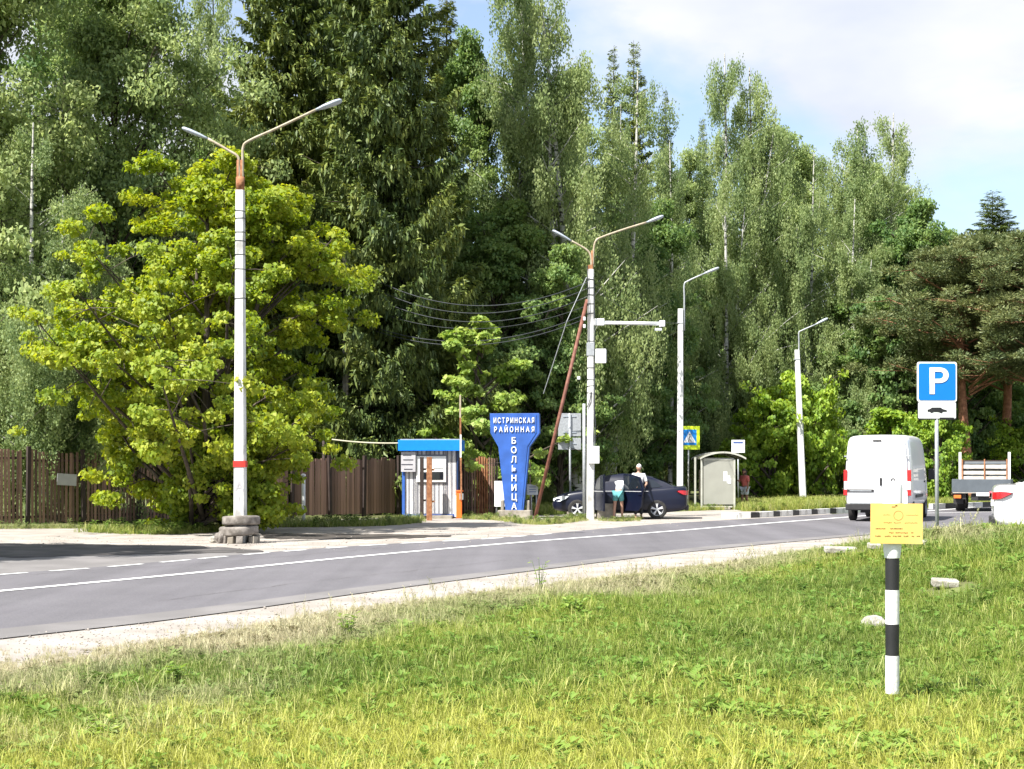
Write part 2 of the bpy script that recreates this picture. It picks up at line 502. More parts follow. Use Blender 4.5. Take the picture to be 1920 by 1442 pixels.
def ext(pts, left=0, right=0):
    pts = [Vector(p) for p in pts]
    if left:
        dl = (pts[0] - pts[1]).normalized()
        pts = [pts[0] + dl * left * (k / 6) for k in range(6, 0, -1)] + pts
    if right:
        dl = (pts[-1] - pts[-2]).normalized()
        pts = pts + [pts[-1] + dl * right * (k / 8) for k in range(1, 9)]
    return pts

near_edge = ext([G(0, 1198), G(350, 1158), G(700, 1109), G(1000, 1070), G(1300, 1034), G(1540, 1011), G(1620, 1004)], 24, 34)
inner_edge = ext([G(0, 1181), G(350, 1144), G(700, 1099), G(1000, 1063), G(1300, 1028), G(1540, 1007), G(1620, 1001)], 24, 34)
far_edge = ext([G(0, 1077), G(219, 1061), G(490, 1037), G(700, 1022), G(900, 1011), G(1037, 1000), G(1150, 990), G(1250, 982), G(1353, 976), G(1500, 968), G(1600, 962)], 24, 60)
centre = ext([G(0, 1110), G(350, 1077), G(700, 1042), G(1012, 1015), G(1230, 999), G(1330, 991), G(1450, 981), G(1580, 971)], 24, 40)
grass_edge = ext([p.copy() for p in EDGE], 24)
sand_near = [p + Vector((0.6, -0.8, 0)) for p in grass_edge] + [EDGE[-1] + Vector((2, -0.4, 0))]
strip('gravel_shoulder', near_edge[:-7] , sand_near, 0.0, M['sand'])
# wide sandy apron on the far side
apron_back = ext([G(0, 991), G(200, 990), G(400, 985), G(600, 975), G(800, 969), G(1000, 966), G(1200, 962), G(1330, 957)], 24, 6)
strip('gravel_apron', apron_back, ext([G(0, 1090), G(490, 1045), G(900, 1018), G(1250, 990), G(1500, 975), G(1600, 970)], 24, 0), 0.0, M['sand'])
strip('driveway_asphalt', ext([G(0, 1021), G(150, 1022), G(330, 1024), G(480, 1031)], 24), ext([G(0, 1084), G(219, 1066), G(400, 1050), G(500, 1040)], 24), 0.004, M['asphalt_old'])
strip('road', far_edge, near_edge, 0.008, M['asphalt'])
strip('road_edge_strip', inner_edge, [p + Vector((0.04, -0.04, 0)) for p in near_edge], 0.012, M['asphalt_old'])
# junction and lay-by beyond the mound
lot = [(10.0, 37.6), (60, 37.6), (60, 60), (22, 66), (13.5, 57)]
tag(MB().add([(x, y, 0.004) for x, y in lot], [tuple(range(len(lot)))]).build('parking_area', M['asphalt_old']), kind='structure')

gx_, gy_ = np.meshgrid(np.arange(8.9, 50, .5), np.arange(26.9, 38.4, .5))
bmv = [(float(a), float(b), float(height(a, b)) + .022) for a, b in zip(gx_.ravel(), gy_.ravel())]
w_ = gx_.shape[1]
tag(MB().add(bmv, [(i * w_ + j, i * w_ + j + 1, (i + 1) * w_ + j + 1, (i + 1) * w_ + j) for i in range(gx_.shape[0] - 1) for j in range(w_ - 1)]).build('parking_area', M['asphalt_old'], smooth=True), kind='structure')

def line_strip(name, pts, w, z, seg=None):
    Q = crm(pts, 16)
    mb = MB()
    acc = 0
    for i in range(len(Q) - 1):
        a, b = Q[i], Q[i + 1]
        d = (b - a); l = d.length; nrm = Vector((-d.y, d.x, 0)).normalized() * w / 2
        acc += l
        if seg and (acc % (seg[0] + seg[1])) > seg[0]:
            continue
        if seg is None and i:
            pass
        vs = [a - nrm, a + nrm, b + nrm, b - nrm]
        mb.add([(v.x, v.y, z) for v in vs], [(0, 1, 2, 3)])
    return tag(mb.build(name, M['paint']), kind='structure')
line_strip('centre_line', centre, 0.17, 0.016)
line_strip('edge_line', [p + Vector((0.16, -0.1, 0)) for p in far_edge[2:12]], 0.11, 0.016, (0.8, 0.5))
line_strip('edge_line', [G(1700, 963.5), G(1770, 962), G(1880, 960), G(2100, 957)], 0.15, 0.012)

def dark_brown_mat():
    m = mat('dark_brown_ground', (0.035, 0.028, 0.023), 0.95, scale=3, col2=(0.07, 0.06, 0.05), bump=0.5)
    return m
M['dark_brown'] = dark_brown_mat()
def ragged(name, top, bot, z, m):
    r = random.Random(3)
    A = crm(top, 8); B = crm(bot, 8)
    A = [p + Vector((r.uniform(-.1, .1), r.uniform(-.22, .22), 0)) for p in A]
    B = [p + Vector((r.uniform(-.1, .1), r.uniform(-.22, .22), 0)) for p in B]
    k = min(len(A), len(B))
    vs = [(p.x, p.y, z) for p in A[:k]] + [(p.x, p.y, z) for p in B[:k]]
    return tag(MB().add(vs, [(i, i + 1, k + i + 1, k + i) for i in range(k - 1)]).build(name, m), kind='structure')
ragged('dark_patch', [G(492, 1001), G(620, 1001.5), G(740, 1003), G(845, 1005)], [G(492, 1011), G(620, 1011), G(740, 1010), G(845, 1006.5)], 0.012, M['dark_brown'])  # ragged dark brown strip on the apron, right of the tyres
ragged('dark_patch', [G(-300, 1020), G(0, 1020), G(180, 1022), G(330, 1024), G(500, 1033)], [G(-300, 1050), G(0, 1046), G(180, 1042), G(330, 1038), G(500, 1036)], 0.012, mat('shade_tinted_asphalt', (0.055, 0.05, 0.048), 0.9, scale=1.5, col2=(0.10, 0.09, 0.085), bump=0.4))  # shade over the driveway, painted in as a darker asphalt sheet

# ------------------------------------------------------------------ foliage builders (numpy)
def unit(v):
    return v / (np.linalg.norm(v, axis=-1, keepdims=True) + 1e-9)

def leaf_quads(c, axis, nrm, ln, wd):
    """rhombic leaves: c centre (N,3), axis long direction, nrm normal, ln and wd (N,)"""
    axis = unit(axis)
    side = unit(np.cross(nrm, axis))
    up = np.cross(axis, side)
    ln = ln[:, None]; wd = wd[:, None]
    a = c - axis * ln * 0.5
    b = c + side * wd * 0.5 - axis * ln * 0.08 + up * wd * 0.12
    d = c + axis * ln * 0.5 - up * ln * 0.12
    e = c - side * wd * 0.5 - axis * ln * 0.08 + up * wd * 0.12
    v = np.stack([a, b, d, e], 1).reshape(-1, 3)
    f = np.arange(len(c) * 4).reshape(-1, 4)
    return v, f

def limb_tube(mb, p0, p1, r0, r1, bend=0.1, n=5, seg=4, rs=random):
    p0, p1 = Vector(p0), Vector(p1)
    d = p1 - p0
    off = Vector((rs.uniform(-1, 1), rs.uniform(-1, 1), rs.uniform(-0.3, 0.8))) * d.length * bend
    pts = [p0 + d * t + off * math.sin(PI * t) for t in [i / seg for i in range(seg + 1)]]
    mb.tube(pts, [r0 + (r1 - r0) * i / seg for i in range(seg + 1)], n, caps=False)
    return pts

def broad_tree(name, H, R, seed, leafm, barkm, nl=60000, leaf=0.11, crown_from=0.18, nlimb=46, clump=0.55, shape=0.55, trunk_r=0.22, stems=1, elong=1.35):
    rs = random.Random(seed); g = np.random.default_rng(seed)
    tb = MB()
    cc = []          # clump centres with radius
    for s in range(stems):
        lean = Vector((rs.uniform(-1, 1), rs.uniform(-1, 1), 0)) * (R * 0.35 if stems > 1 else 0.25)
        top = Vector((lean.x, lean.y, H * (rs.uniform(0.75, 0.97) if stems > 1 else 0.96)))
        base = Vector((rs.uniform(-.3, .3), rs.uniform(-.3, .3), -0.1)) if stems > 1 else Vector((0, 0, -0.1))
        limb_tube(tb, base, top, trunk_r, 0.03, 0.03, 7, 8, rs)
        for k in range(nlimb // stems):
            t = (k + rs.random()) / (nlimb // stems)
            zt = crown_from + (1 - crown_from) * t                     # relative height of the limb's end
            # envelope radius
            u = (zt - crown_from) / (1 - crown_from)
            env = R * (math.sin(PI * min(1, (u * 0.86 + 0.12)) ** shape) ** 0.75 + 0.12) * rs.uniform(0.62, 1.1)
            a = rs.uniform(0, 2 * PI)
            env *= 0.82 + 0.36 * math.sin(a * 2 + u * 6 + seed) + 0.16 * math.sin(a * 3 - u * 11 + seed)
            if stems > 2: env *= min(1.0, 0.32 + zt * 1.9)
            end = Vector((lean.x * zt + env * math.cos(a), lean.y * zt + env * math.sin(a), H * zt * rs.uniform(0.96, 1.03)))
            z0 = max(crown_from * H * 0.5, end.z - env * rs.uniform(0.5, 0.9))
            st = base.lerp(top, z0 / H)
            pts = limb_tube(tb, st, end, 0.07 * (1 - zt) + 0.035, 0.012, 0.08, 4, 4, rs)
            for j in range(9):
                f = rs.uniform(0.35, 1.0) ** 0.7
                i = min(3, int(f * 4)); q = pts[i].lerp(pts[i + 1], f * 4 - i if f < 1 else 1)
                sp = env * 0.30
                o = Vector((rs.gauss(0, 1), rs.gauss(0, 1), rs.gauss(0.1, 0.6))) * sp
                e = q + o * 0.7
                e.z = min(e.z, H * 1.01)
                tb.tube([q, q.lerp(e, .5) + Vector((0, 0, .05)), e], [0.015, 0.010, 0.005], 3, caps=False)
                cc.append((e.x, e.y, e.z, rs.uniform(0.55, 1.15) * clump))
            cc.append((end.x, end.y, end.z, clump * 0.8))
    cc = np.array(cc)
    w = cc[:, 3] ** 2; w /= w.sum()
    idx = g.choice(len(cc), nl, p=w)
    d = unit(g.normal(size=(nl, 3)))
    rad = g.random(nl) ** 0.45
    c = cc[idx, :3] + d * (rad * cc[idx, 3])[:, None] * np.array([1.15, 1.15, 0.62])
    out = unit(c - np.array([0, 0, H * 0.45]))
    nrm = unit(g.normal(size=(nl, 3)) * 0.55 + d * 0.45 + out * 0.7 + np.array([0, 0, 0.65]))
    ax = g.normal(size=(nl, 3)) + np.array([0, 0, -0.7]) + out * 0.4
    s = leaf * g.uniform(0.6, 1.35, nl)
    v, f = leaf_quads(c, ax, nrm, s * elong, s)
    return np_mesh(name + '_crown', v, f, leafm), tb.mesh(name + '_trunk', barkm, smooth=True)

def birch_tree(name, H, R, seed, leafm, nl=62000, leaf=0.075, crown_from=0.15, stems=1):
    rs = random.Random(seed); g = np.random.default_rng(seed)
    tb = MB()
    strands = []
    for s in range(stems):
        lean = Vector((rs.uniform(-1, 1), rs.uniform(-1, 1), 0)) * (0.5 if stems == 1 else R * 0.45)
        top = Vector((lean.x, lean.y, H * (1 if s == 0 else rs.uniform(0.78, 0.95))))
        trunk = limb_tube(tb, Vector((0, 0, -0.1)), top, 0.22, 0.03, 0.025, 7, 12, rs)
        nl_ = 80 // stems
        for k in range(nl_):
            t = (k + rs.random()) / nl_
            zt = crown_from + (0.99 - crown_from) * t
            u = (zt - crown_from) / (1 - crown_from)
            a = rs.uniform(0, 2 * PI)
            lump = 0.82 + 0.26 * math.sin(a * 2 + u * 7 + seed) + 0.17 * math.sin(a * 3 - u * 17 + seed * 2)
            env = R * (0.20 + 0.92 * (1 - u) ** 0.55) * min(1, 0.5 + u * 2.2) * rs.uniform(0.5, 1.12) * lump
            st = Vector((0, 0, -0.1)).lerp(top, max(0.05, zt - 0.5 * env / H))
            end = st + Vector((env * math.cos(a), env * math.sin(a), env * rs.uniform(0.35, 1.0)))
            pts = limb_tube(tb, st, end, 0.045 * (1 - u) + 0.014, 0.006, 0.10, 4, 5, rs)
            ns = int(7 + env * 7)
            for j in range(ns):
                f = rs.uniform(0.2, 1.0)
                i = min(4, int(f * 5)); q = pts[i].lerp(pts[i + 1], f * 5 - i if f < 1 else 1)
                q = q + Vector((rs.gauss(0, .16), rs.gauss(0, .16), rs.gauss(0, .1))) * (0.4 + env * 0.45)
                l = rs.uniform(0.5, 1.9) * (0.55 + 0.45 * min(1, env / 2)) * (0.6 + 0.6 * (1 - u))
                strands.append((q.x, q.y, q.z, l, math.cos(a) * rs.uniform(0, .35), math.sin(a) * rs.uniform(0, .35)))
    S = np.array(strands)
    w = S[:, 3] + 0.4; w /= w.sum()
    idx = g.choice(len(S), nl, p=w)
    t = g.random(nl) ** 0.8
    l = S[idx, 3]
    c = S[idx, :3] + np.stack([S[idx, 4] * t * l, S[idx, 5] * t * l, -t * l], 1)
    spread = 0.05 + 0.10 * np.sin(PI * np.clip(t, 0, 1))
    c = c + g.normal(size=(nl, 3)) * spread[:, None]
    ax = np.array([0, 0, -1.0]) + g.normal(size=(nl, 3)) * 0.45
    outw = unit(c * np.array([1, 1, 0]))
    nrm = unit(g.normal(size=(nl, 3)) * .6 + outw * 0.9 + np.array([0, 0, 0.5]))
    s = leaf * g.uniform(0.65, 1.4, nl)
    v, f = leaf_quads(c, ax, nrm, s * 1.6, s)
    return np_mesh(name + '_crown', v, f, leafm), tb.mesh(name + '_trunk', M['bark_birch'], smooth=True)

def spruce_tree(name, H, R, seed, leafm, nl=70000, low=0.03, dz=0.34, card=0.26, sparse=1.0, power=0.8):
    rs = random.Random(seed); g = np.random.default_rng(seed)
    tb = MB()
    limb_tube(tb, (0, 0, -.1), (0.05, 0.03, H * .985), 0.26, 0.008, 0.004, 7, 8, rs)
    br = []
    z = low * H
    while z < H * 0.985:
        u = z / H
        Lz = R * (1 - u) ** power + 0.10 + 0.12 * (1 - u)
        nb = int(rs.uniform(6, 9) * sparse + 1)
        a0 = rs.uniform(0, 2 * PI)
        for k in range(nb):
            a = a0 + 2 * PI * k / nb + rs.uniform(-.25, .25)
            Lb = Lz * rs.uniform(0.55, 1.12)
            br.append((z + rs.uniform(-.15, .15), a, Lb, rs.uniform(0.25, 0.5) * (1 - u * 1.3)))
        z += dz * (0.8 + 0.5 * (1 - u)) * rs.uniform(0.8, 1.2)
    B = np.array(br)
    for b in br[::2]:
        if b[2] > 0.8:
            ca, sa = math.cos(b[1]), math.sin(b[1])
            pts = [(ca * b[2] * t, sa * b[2] * t, b[0] - b[3] * b[2] * math.sin(PI * 0.75 * t) + 0.18 * b[2] * t * t) for t in (0, .35, .7, .97)]
            tb.tube(pts, [0.03, 0.022, 0.012, 0.004], 3, caps=False)
    w = B[:, 2] ** 1.35; w /= w.sum()
    idx = g.choice(len(B), nl, p=w)
    z0, a, Lb, dr = B[idx].T
    t = g.random(nl) ** 0.62
    wd = (0.16 + 0.20 * Lb * np.sin(PI * np.clip(t * 0.92 + 0.06, 0, 1)))       # half width of the fan at t
    sgn = g.uniform(-1, 1, nl)
    sx = sgn * wd
    ca, sa = np.cos(a), np.sin(a)
    zc = z0 - dr * Lb * np.sin(PI * 0.75 * t) + 0.18 * Lb * t * t
    hang = g.random(nl) ** 1.5 * (0.10 + 0.42 * np.clip(Lb / 3.0, 0.15, 1)) * (1 - 0.55 * t)
    c = np.stack([ca * Lb * t - sa * sx, sa * Lb * t + ca * sx, zc - hang - np.abs(sx) * 0.25], 1)
    c += g.normal(size=(nl, 3)) * 0.03
    outd = np.stack([ca, sa, np.zeros(nl)], 1)
    sided = np.stack([-sa, ca, np.zeros(nl)], 1) * np.sign(sgn)[:, None]
    hangf = (hang > 0.12)[:, None]
    ax = np.where(hangf, np.array([0, 0, -1.0]) + outd * 0.35, outd * 0.9 + sided * 0.7 + np.array([0, 0, 0.05]))
    ax = ax + g.normal(size=(nl, 3)) * 0.28
    nrm = np.where(hangf, outd + g.normal(size=(nl, 3)) * 0.7, np.array([0, 0, 1.0]) + g.normal(size=(nl, 3)) * 0.45)
    s = card * g.uniform(0.6, 1.3, nl) * np.clip(0.45 + Lb * 0.4, 0.42, 1.1)
    v, f = leaf_quads(c, ax, unit(nrm), s, s * 0.34)
    return np_mesh(name + '_crown', v, f, leafm), tb.mesh(name + '_trunk', M['bark_dark'], smooth=True)

def pine_tree(name, H, R, seed, leafm, nl=42000, crown_from=0.5):
    rs = random.Random(seed); g = np.random.default_rng(seed)
    tb = MB()
    top = Vector((rs.uniform(-.5, .5), rs.uniform(-.5, .5), H))
    limb_tube(tb, (0, 0, -.1), top, 0.24, 0.05, 0.02, 8, 9, rs)
    cc = []
    for k in range(46):
        t = (k + rs.random()) / 46
        zt = crown_from + (0.98 - crown_from) * t
        env = R * (0.35 + 0.75 * math.sin(PI * min(1, t * 0.8 + 0.22))) * rs.uniform(0.6, 1.1)
        a = rs.uniform(0, 2 * PI)
        st = Vector((0, 0, 0)).lerp(top, zt)
        end = st + Vector((env * math.cos(a), env * math.sin(a), env * rs.uniform(0.05, 0.75)))
        pts = limb_tube(tb, st, end, 0.07, 0.015, 0.12, 4, 4, rs)
        for j in range(9):
            f = rs.uniform(0.35, 1)
            i = min(3, int(f * 4)); q = pts[i].lerp(pts[i + 1], f * 4 - i if f < 1 else 1)
            o = Vector((rs.gauss(0, 1), rs.gauss(0, 1), 0)) * env * 0.22 + Vector((0, 0, rs.uniform(0, .35)))
            e = q + o
            tb.tube([q, e], [0.015, 0.006], 3, caps=False)
            cc.append((e.x, e.y, e.z + .05, rs.uniform(0.28, 0.55)))
    cc = np.array(cc)
    w = cc[:, 3] ** 2; w /= w.sum()
    idx = g.choice(len(cc), nl, p=w)
    d = unit(g.normal(size=(nl, 3)) + np.array([0, 0, 0.35]))
    rad = g.random(nl) ** 0.6
    c = cc[idx, :3] + d * (rad * cc[idx, 3])[:, None] * np.array([1.25, 1.25, 0.85])
    ax = d + np.array([0, 0, 0.5]) + g.normal(size=(nl, 3)) * 0.35
    nrm = unit(g.normal(size=(nl, 3)) * .7 + d * .5 + np.array([0, 0, .7]))
    s = 0.17 * g.uniform(0.6, 1.3, nl)
    v, f = leaf_quads(c, ax, nrm, s, s * 0.32)
    return np_mesh(name + '_crown', v, f, leafm), tb.mesh(name + '_trunk', M['bark_pine'], smooth=True)

def plant(name, meshes, H0, label, cat, px, d, top, hw, hw0, rz=0.0, group=None, base_y=None, z=0.0, lean=0.0):
    """tree standing at distance d in photo column px, its tip at photo row top, crown half width hw pixels (hw0 = mesh radius)"""
    s = F / d
    Hm = EYE + (HZ - top) / s - z
    k = (hw / s) / hw0
    t = thing(name, label, cat, ((px - CX) / s, d, z), 0, group)
    t.rotation_euler = (0, lean, rz)
    t.scale = (k, k, Hm / H0)
    crown, trunk = meshes
    link(bpy.data.objects.new('trunk', trunk), t)
    link(bpy.data.objects.new('crown', crown), t)
    return t

#TREES
birchA = birch_tree('birch_a', 18, 3.4, 11, M['leaf_birch'], 95000, leaf=0.060)
birchB = birch_tree('birch_b', 16, 3.2, 23, M['leaf_birch'], 84000, leaf=0.060, stems=2)
greenA = broad_tree('green_a', 18, 4.2, 31, M['leaf_green'], M['bark_dark'], 84000, leaf=0.115, nlimb=60, clump=0.62)
greenB = broad_tree('green_b', 12, 3.4, 37, M['leaf_green'], M['bark_dark'], 56000, leaf=0.12, nlimb=46, clump=0.5)
spruceA = spruce_tree('spruce_a', 26, 4.6, 41, M['leaf_spruce'], 140000, card=0.245)
spruceB = spruce_tree('spruce_b', 20, 2.6, 43, M['leaf_spruce'], 48000, card=0.26, dz=0.40, low=0.1, power=0.82)
pineA = pine_tree('pine_a', 15, 3.4, 51, M['leaf_pine'], 78000, crown_from=0.40)
maple = broad_tree('maple', 9.4, 4.1, 61, M['leaf_maple'], M['bark_dark'], 150000, leaf=0.100, crown_from=0.05, nlimb=110, clump=0.37, shape=0.8, trunk_r=0.13, stems=5, elong=1.2)
young = broad_tree('young', 7, 2.1, 71, M['leaf_young'], M['bark_dark'], 15000, leaf=0.14, crown_from=0.16, nlimb=30, clump=0.26, shape=0.6, trunk_r=0.07, elong=1.2)
bushA = broad_tree('bush_a', 4.2, 2.0, 81, M['leaf_bush'], M['bark_dark'], 17000, leaf=0.12, crown_from=0.04, nlimb=36, clump=0.36, shape=0.8, trunk_r=0.05, stems=4)

birchD = birch_tree('birch_d', 17, 3.6, 57, M['leaf_birch'], 84000, leaf=0.064, crown_from=0.22, stems=2)
greenC = broad_tree('green_c', 18, 4.8, 91, M['leaf_pale'], M['bark_dark'], 140000, leaf=0.098, crown_from=0.08, nlimb=90, clump=0.75, shape=0.6, elong=1.6)
birchC = birch_tree('birch_c', 17, 4.4, 29, M['leaf_birch'], 135000, leaf=0.068, crown_from=0.10, stems=3)
plant('deciduous_tree', greenC, 18, 'tall broad pale green tree at the far left edge, its crown cut by the frame', 'tree', -30, 50, -260, 270, 4.8, 0.5)
plant('deciduous_tree', greenC, 18, 'large sunlit pale green tree rising above and left of the yellow-green maple', 'tree', 205, 53, -170, 220, 4.8, 2.7)
plant('birch_tree', birchC, 17, 'full birch low at the left, between the fence and the two broad pale trees', 'tree', 90, 47, 230, 190, 4.4, 4.4)
plant('deciduous_tree', greenA, 18, 'dark tall tree seen between the two broad pale trees at the left', 'tree', 110, 60, -120, 180, 4.2, 3.3)
plant('deciduous_tree', greenB, 12, 'dark shaded green tree behind the left end of the brown fence', 'tree', 20, 51, 430, 170, 3.4, 1.2)
plant('deciduous_tree', greenB, 12, 'dark shaded tree hidden low behind the yellow-green maple', 'tree', 300, 56, 330, 170, 3.4, 4.0)
plant('birch_tree', birchA, 18, 'thin dark birch in the gap between the left pale green tree and the big spruce', 'tree', 400, 72, -60, 112, 3.4, 1.0)
plant('deciduous_tree', greenA, 18, 'dark tree low in the gap left of the big spruce', 'tree', 385, 66, 215, 120, 4.2, 1.9)
plant('spruce_tree', spruceA, 26, 'large olive green spruce right behind the tallest near lamp post', 'tree', 535, 61, -520, 215, 4.6, 0.3)
plant('spruce_tree', spruceA, 26, 'largest dark spruce with long drooping boughs above the blue kiosk roof', 'tree', 725, 58, -640, 235, 4.6, 2.2)
plant('spruce_tree', spruceA, 26, 'tall dark spruce filling the gap between the two biggest spruces', 'tree', 640, 68, -560, 200, 4.6, 4.0)
plant('spruce_tree', spruceB, 20, 'shadowed spruce between the big spruce and the tall green tree behind the blue sign', 'tree', 838, 70, -80, 100, 2.6, 0.8)
plant('deciduous_tree', greenA, 18, 'tall mid green tree just right of the big dark spruce', 'tree', 905, 66, 60, 135, 4.2, 5.1)
plant('deciduous_tree', greenB, 12, 'dark leafy tree behind the young tree and the blue stele', 'tree', 930, 62, 380, 150, 3.4, 2.4)
plant('birch_tree', birchA, 18, 'tallest birch, its top leaving the frame above the blue sign', 'tree', 975, 64, -95, 153, 3.4, 0.2)
plant('birch_tree', birchB, 16, 'birch with a loose top against the cloud, left of the cable post', 'tree', 1085, 62, -50, 147, 3.2, 1.9)
plant('birch_tree', birchC, 17, 'full birch in front of the tallest birch, left of the cable post', 'tree', 1030, 66, 120, 150, 4.4, 2.0)
plant('birch_tree', birchD, 17, 'birch directly behind the post that carries the cables', 'tree', 1140, 68, 130, 129, 3.4, 3.5)
plant('spruce_tree', spruceB, 20, 'dark pointed spruce top above the cable post, left of a pair', 'tree', 1150, 84, 72, 80, 2.6, 0.2)
plant('spruce_tree', spruceB, 20, 'dark pointed spruce top above the cable post, tallest of a pair', 'tree', 1190, 80, 62, 95, 2.6, 2.0)
plant('spruce_tree', spruceB, 20, 'small thin spruce spire standing against the sky beside the spruce pair', 'tree', 1248, 92, 155, 55, 2.6, 3.9)
plant('spruce_tree', spruceB, 20, 'small distant spruce spire left of the sunlit birch group', 'tree', 1317, 98, 208, 62, 2.6, 5.0)
plant('birch_tree', birchC, 17, 'yellowish birch below the spruce pair, right of the cable post', 'tree', 1175, 76, 195, 75, 4.4, 4.3)
plant('birch_tree', birchA, 18, 'shorter birch between the cable post and the thin lamp post', 'tree', 1255, 76, 262, 80, 3.4, 5.3)
plant('deciduous_tree', greenB, 12, 'green leafy tree behind the right arm of the cable post', 'tree', 1215, 72, 380, 120, 3.4, 2.2)
plant('birch_tree', birchD, 17, 'sunlit birch with a ragged double top left of the leaning lamp post', 'tree', 1390, 84, 108, 105, 3.4, 0.9)
plant('birch_tree', birchB, 16, 'sunlit birch just left of the leaning lamp post, slightly lower top', 'tree', 1455, 85, 135, 118, 3.2, 2.9)
plant('birch_tree', birchC, 17, 'broad sunlit full birch low behind the thin lamp post', 'tree', 1360, 80, 255, 120, 4.4, 5.6)
plant('birch_tree', birchC, 17, 'full birch behind the leaning lamp post, in the dip between two taller tops', 'tree', 1515, 84, 285, 125, 4.4, 2.0)
plant('birch_tree', birchB, 16, 'tall birch with bare white upper trunk above the white van', 'tree', 1590, 88, 216, 123, 3.2, 0.3)
plant('birch_tree', birchD, 17, 'tall drooping birch above the white van, rightmost of the birches', 'tree', 1645, 90, 205, 108, 3.4, 4.0)
plant('birch_tree', birchC, 17, 'full birch low between the leaning lamp post and the van', 'tree', 1610, 84, 370, 125, 4.4, 3.0)
plant('deciduous_tree', greenB, 12, 'round green tree right of the tall birches, above the van', 'tree', 1700, 84, 385, 115, 3.4, 1.0)
plant('deciduous_tree', greenB, 12, 'green tree on the skyline left of the pines', 'tree', 1775, 92, 432, 120, 3.4, 3.2)
plant('pine_tree', pineA, 15, 'pine with orange trunk right of the parking sign', 'tree', 1822, 76, 470, 165, 3.4, 0.4)
plant('pine_tree', pineA, 15, 'pine with orange trunk above the flatbed truck', 'tree', 1878, 79, 455, 165, 3.4, 2.5)
plant('pine_tree', pineA, 15, 'pine at the right edge of the frame behind the white car', 'tree', 1950, 74, 455, 160, 3.4, 4.6)
plant('pine_tree', pineA, 15, 'pine left of the parking sign top, behind the orange trunks', 'tree', 1762, 88, 462, 150, 3.4, 5.6)
plant('spruce_tree', spruceA, 26, 'distant conifer with a tiered pointed top rising above the pines at the right', 'tree', 1862, 102, 350, 200, 4.6, 1.3)
plant('deciduous_tree', greenB, 12, 'green tree filling the skyline behind the pines at the right edge', 'tree', 1900, 96, 470, 130, 3.4, 2.3)
plant('deciduous_tree', greenB, 12, 'dark green tree behind the bus shelter', 'tree', 1345, 82, 520, 120, 3.4, 0.0)
plant('deciduous_tree', greenB, 12, 'dark shaded tree behind the navy car', 'tree', 1140, 70, 560, 130, 3.4, 5.5)
plant('deciduous_tree', greenB, 12, 'dark green tree behind the white van', 'tree', 1600, 84, 560, 120, 3.4, 3.8)
plant('maple_tree', maple, 9.4, 'broad yellow-green maple behind the lamp post with tyres', 'tree', 368, 40.5, 308, 290, 4.1, 0.9, lean=0.075)
plant('young_tree', young, 7, 'young bright green tree behind the blue stele sign', 'tree', 908, 54, 588, 120, 2.1, 0.4)
plant('bush', bushA, 4.2, 'tall bright bush left of the leaning lamp post', 'bush', 1440, 75, 715, 85, 2.0, 0.1)
plant('bush', bushA, 4.2, 'tall bright bush behind the leaning lamp post', 'bush', 1515, 76, 690, 75, 2.0, 2.1)
plant('bush', bushA, 4.2, 'bright yellow-green bush between the van and the parking sign', 'bush', 1690, 76, 762, 85, 2.0, 3.1)
plant('bush', bushA, 4.2, 'bright bush behind the parking sign post', 'bush', 1765, 72, 745, 62, 2.0, 4.4)
plant('bush', bushA, 4.2, 'green bush above the white car at the right edge', 'bush', 1925, 78, 775, 70, 2.0, 5.0)
plant('bush', bushA, 4.2, 'bushy growth low under the spruce left of the kiosk', 'bush', 655, 60, 760, 85, 2.0, 1.4)
plant('deciduous_tree', greenC, 18, 'pale background tree filling the skyline behind the two ragged birch tops', 'tree', 1470, 98, 255, 150, 4.8, 1.7)
plant('deciduous_tree', greenC, 18, 'pale background tree behind the small distant spruce spire', 'tree', 1290, 95, 300, 110, 4.8, 3.7)
plant('deciduous_tree', greenC, 18, 'pale background tree behind the rightmost tall birch', 'tree', 1645, 99, 320, 130, 4.8, 0.7)
plant('deciduous_tree', greenC, 18, 'pale background tree behind the birch with the loose top', 'tree', 1070, 76, 150, 150, 4.8, 5.2)
plant('deciduous_tree', greenB, 12, 'low leafy tree left of the cable post behind the stacked sign backs', 'tree', 1050, 61, 470, 110, 3.4, 0.4)
# tree just outside the frame on the left whose shade falls across the driveway
plant('deciduous_tree', greenB, 12, 'roadside tree just outside the left of the frame', 'tree', -640, 26.5, -190, 440, 3.4, 1.1)

# distant wood that closes the gaps between the trunks
def wood():
    g = np.random.default_rng(5)
    n = 90000
    x = g.uniform(-45, 60, n); y = 104 + (x + 45) * 0.12 + g.uniform(-3, 3, n)
    topz = 9 + 2.2 * np.sin(x * 0.35) + 1.6 * np.sin(x * 0.9 + 1) + 1.0 * np.sin(x * 2.1)
    z = g.random(n) ** 0.8 * topz
    c = np.stack([x, y - 0.12 * np.abs(z - topz * 0.5), z], 1)
    lump = np.sin(x * 1.7 + 3) * np.sin(z * 1.3 + x)
    c[:, 1] += lump * 1.2
    s = 0.42 * g.uniform(.6, 1.3, n)
    v, f = leaf_quads(c, g.normal(size=(n, 3)), unit(g.normal(size=(n, 3)) + np.array([0, -.4, .5])), s * 1.2, s)
    o = link(bpy.data.objects.new('distant_wood', np_mesh('distant_wood', v, f, M['leaf_green'])))
    tag(o, 'dark mass of woodland closing the view behind the trees', 'woodland', kind='stuff')
wood()

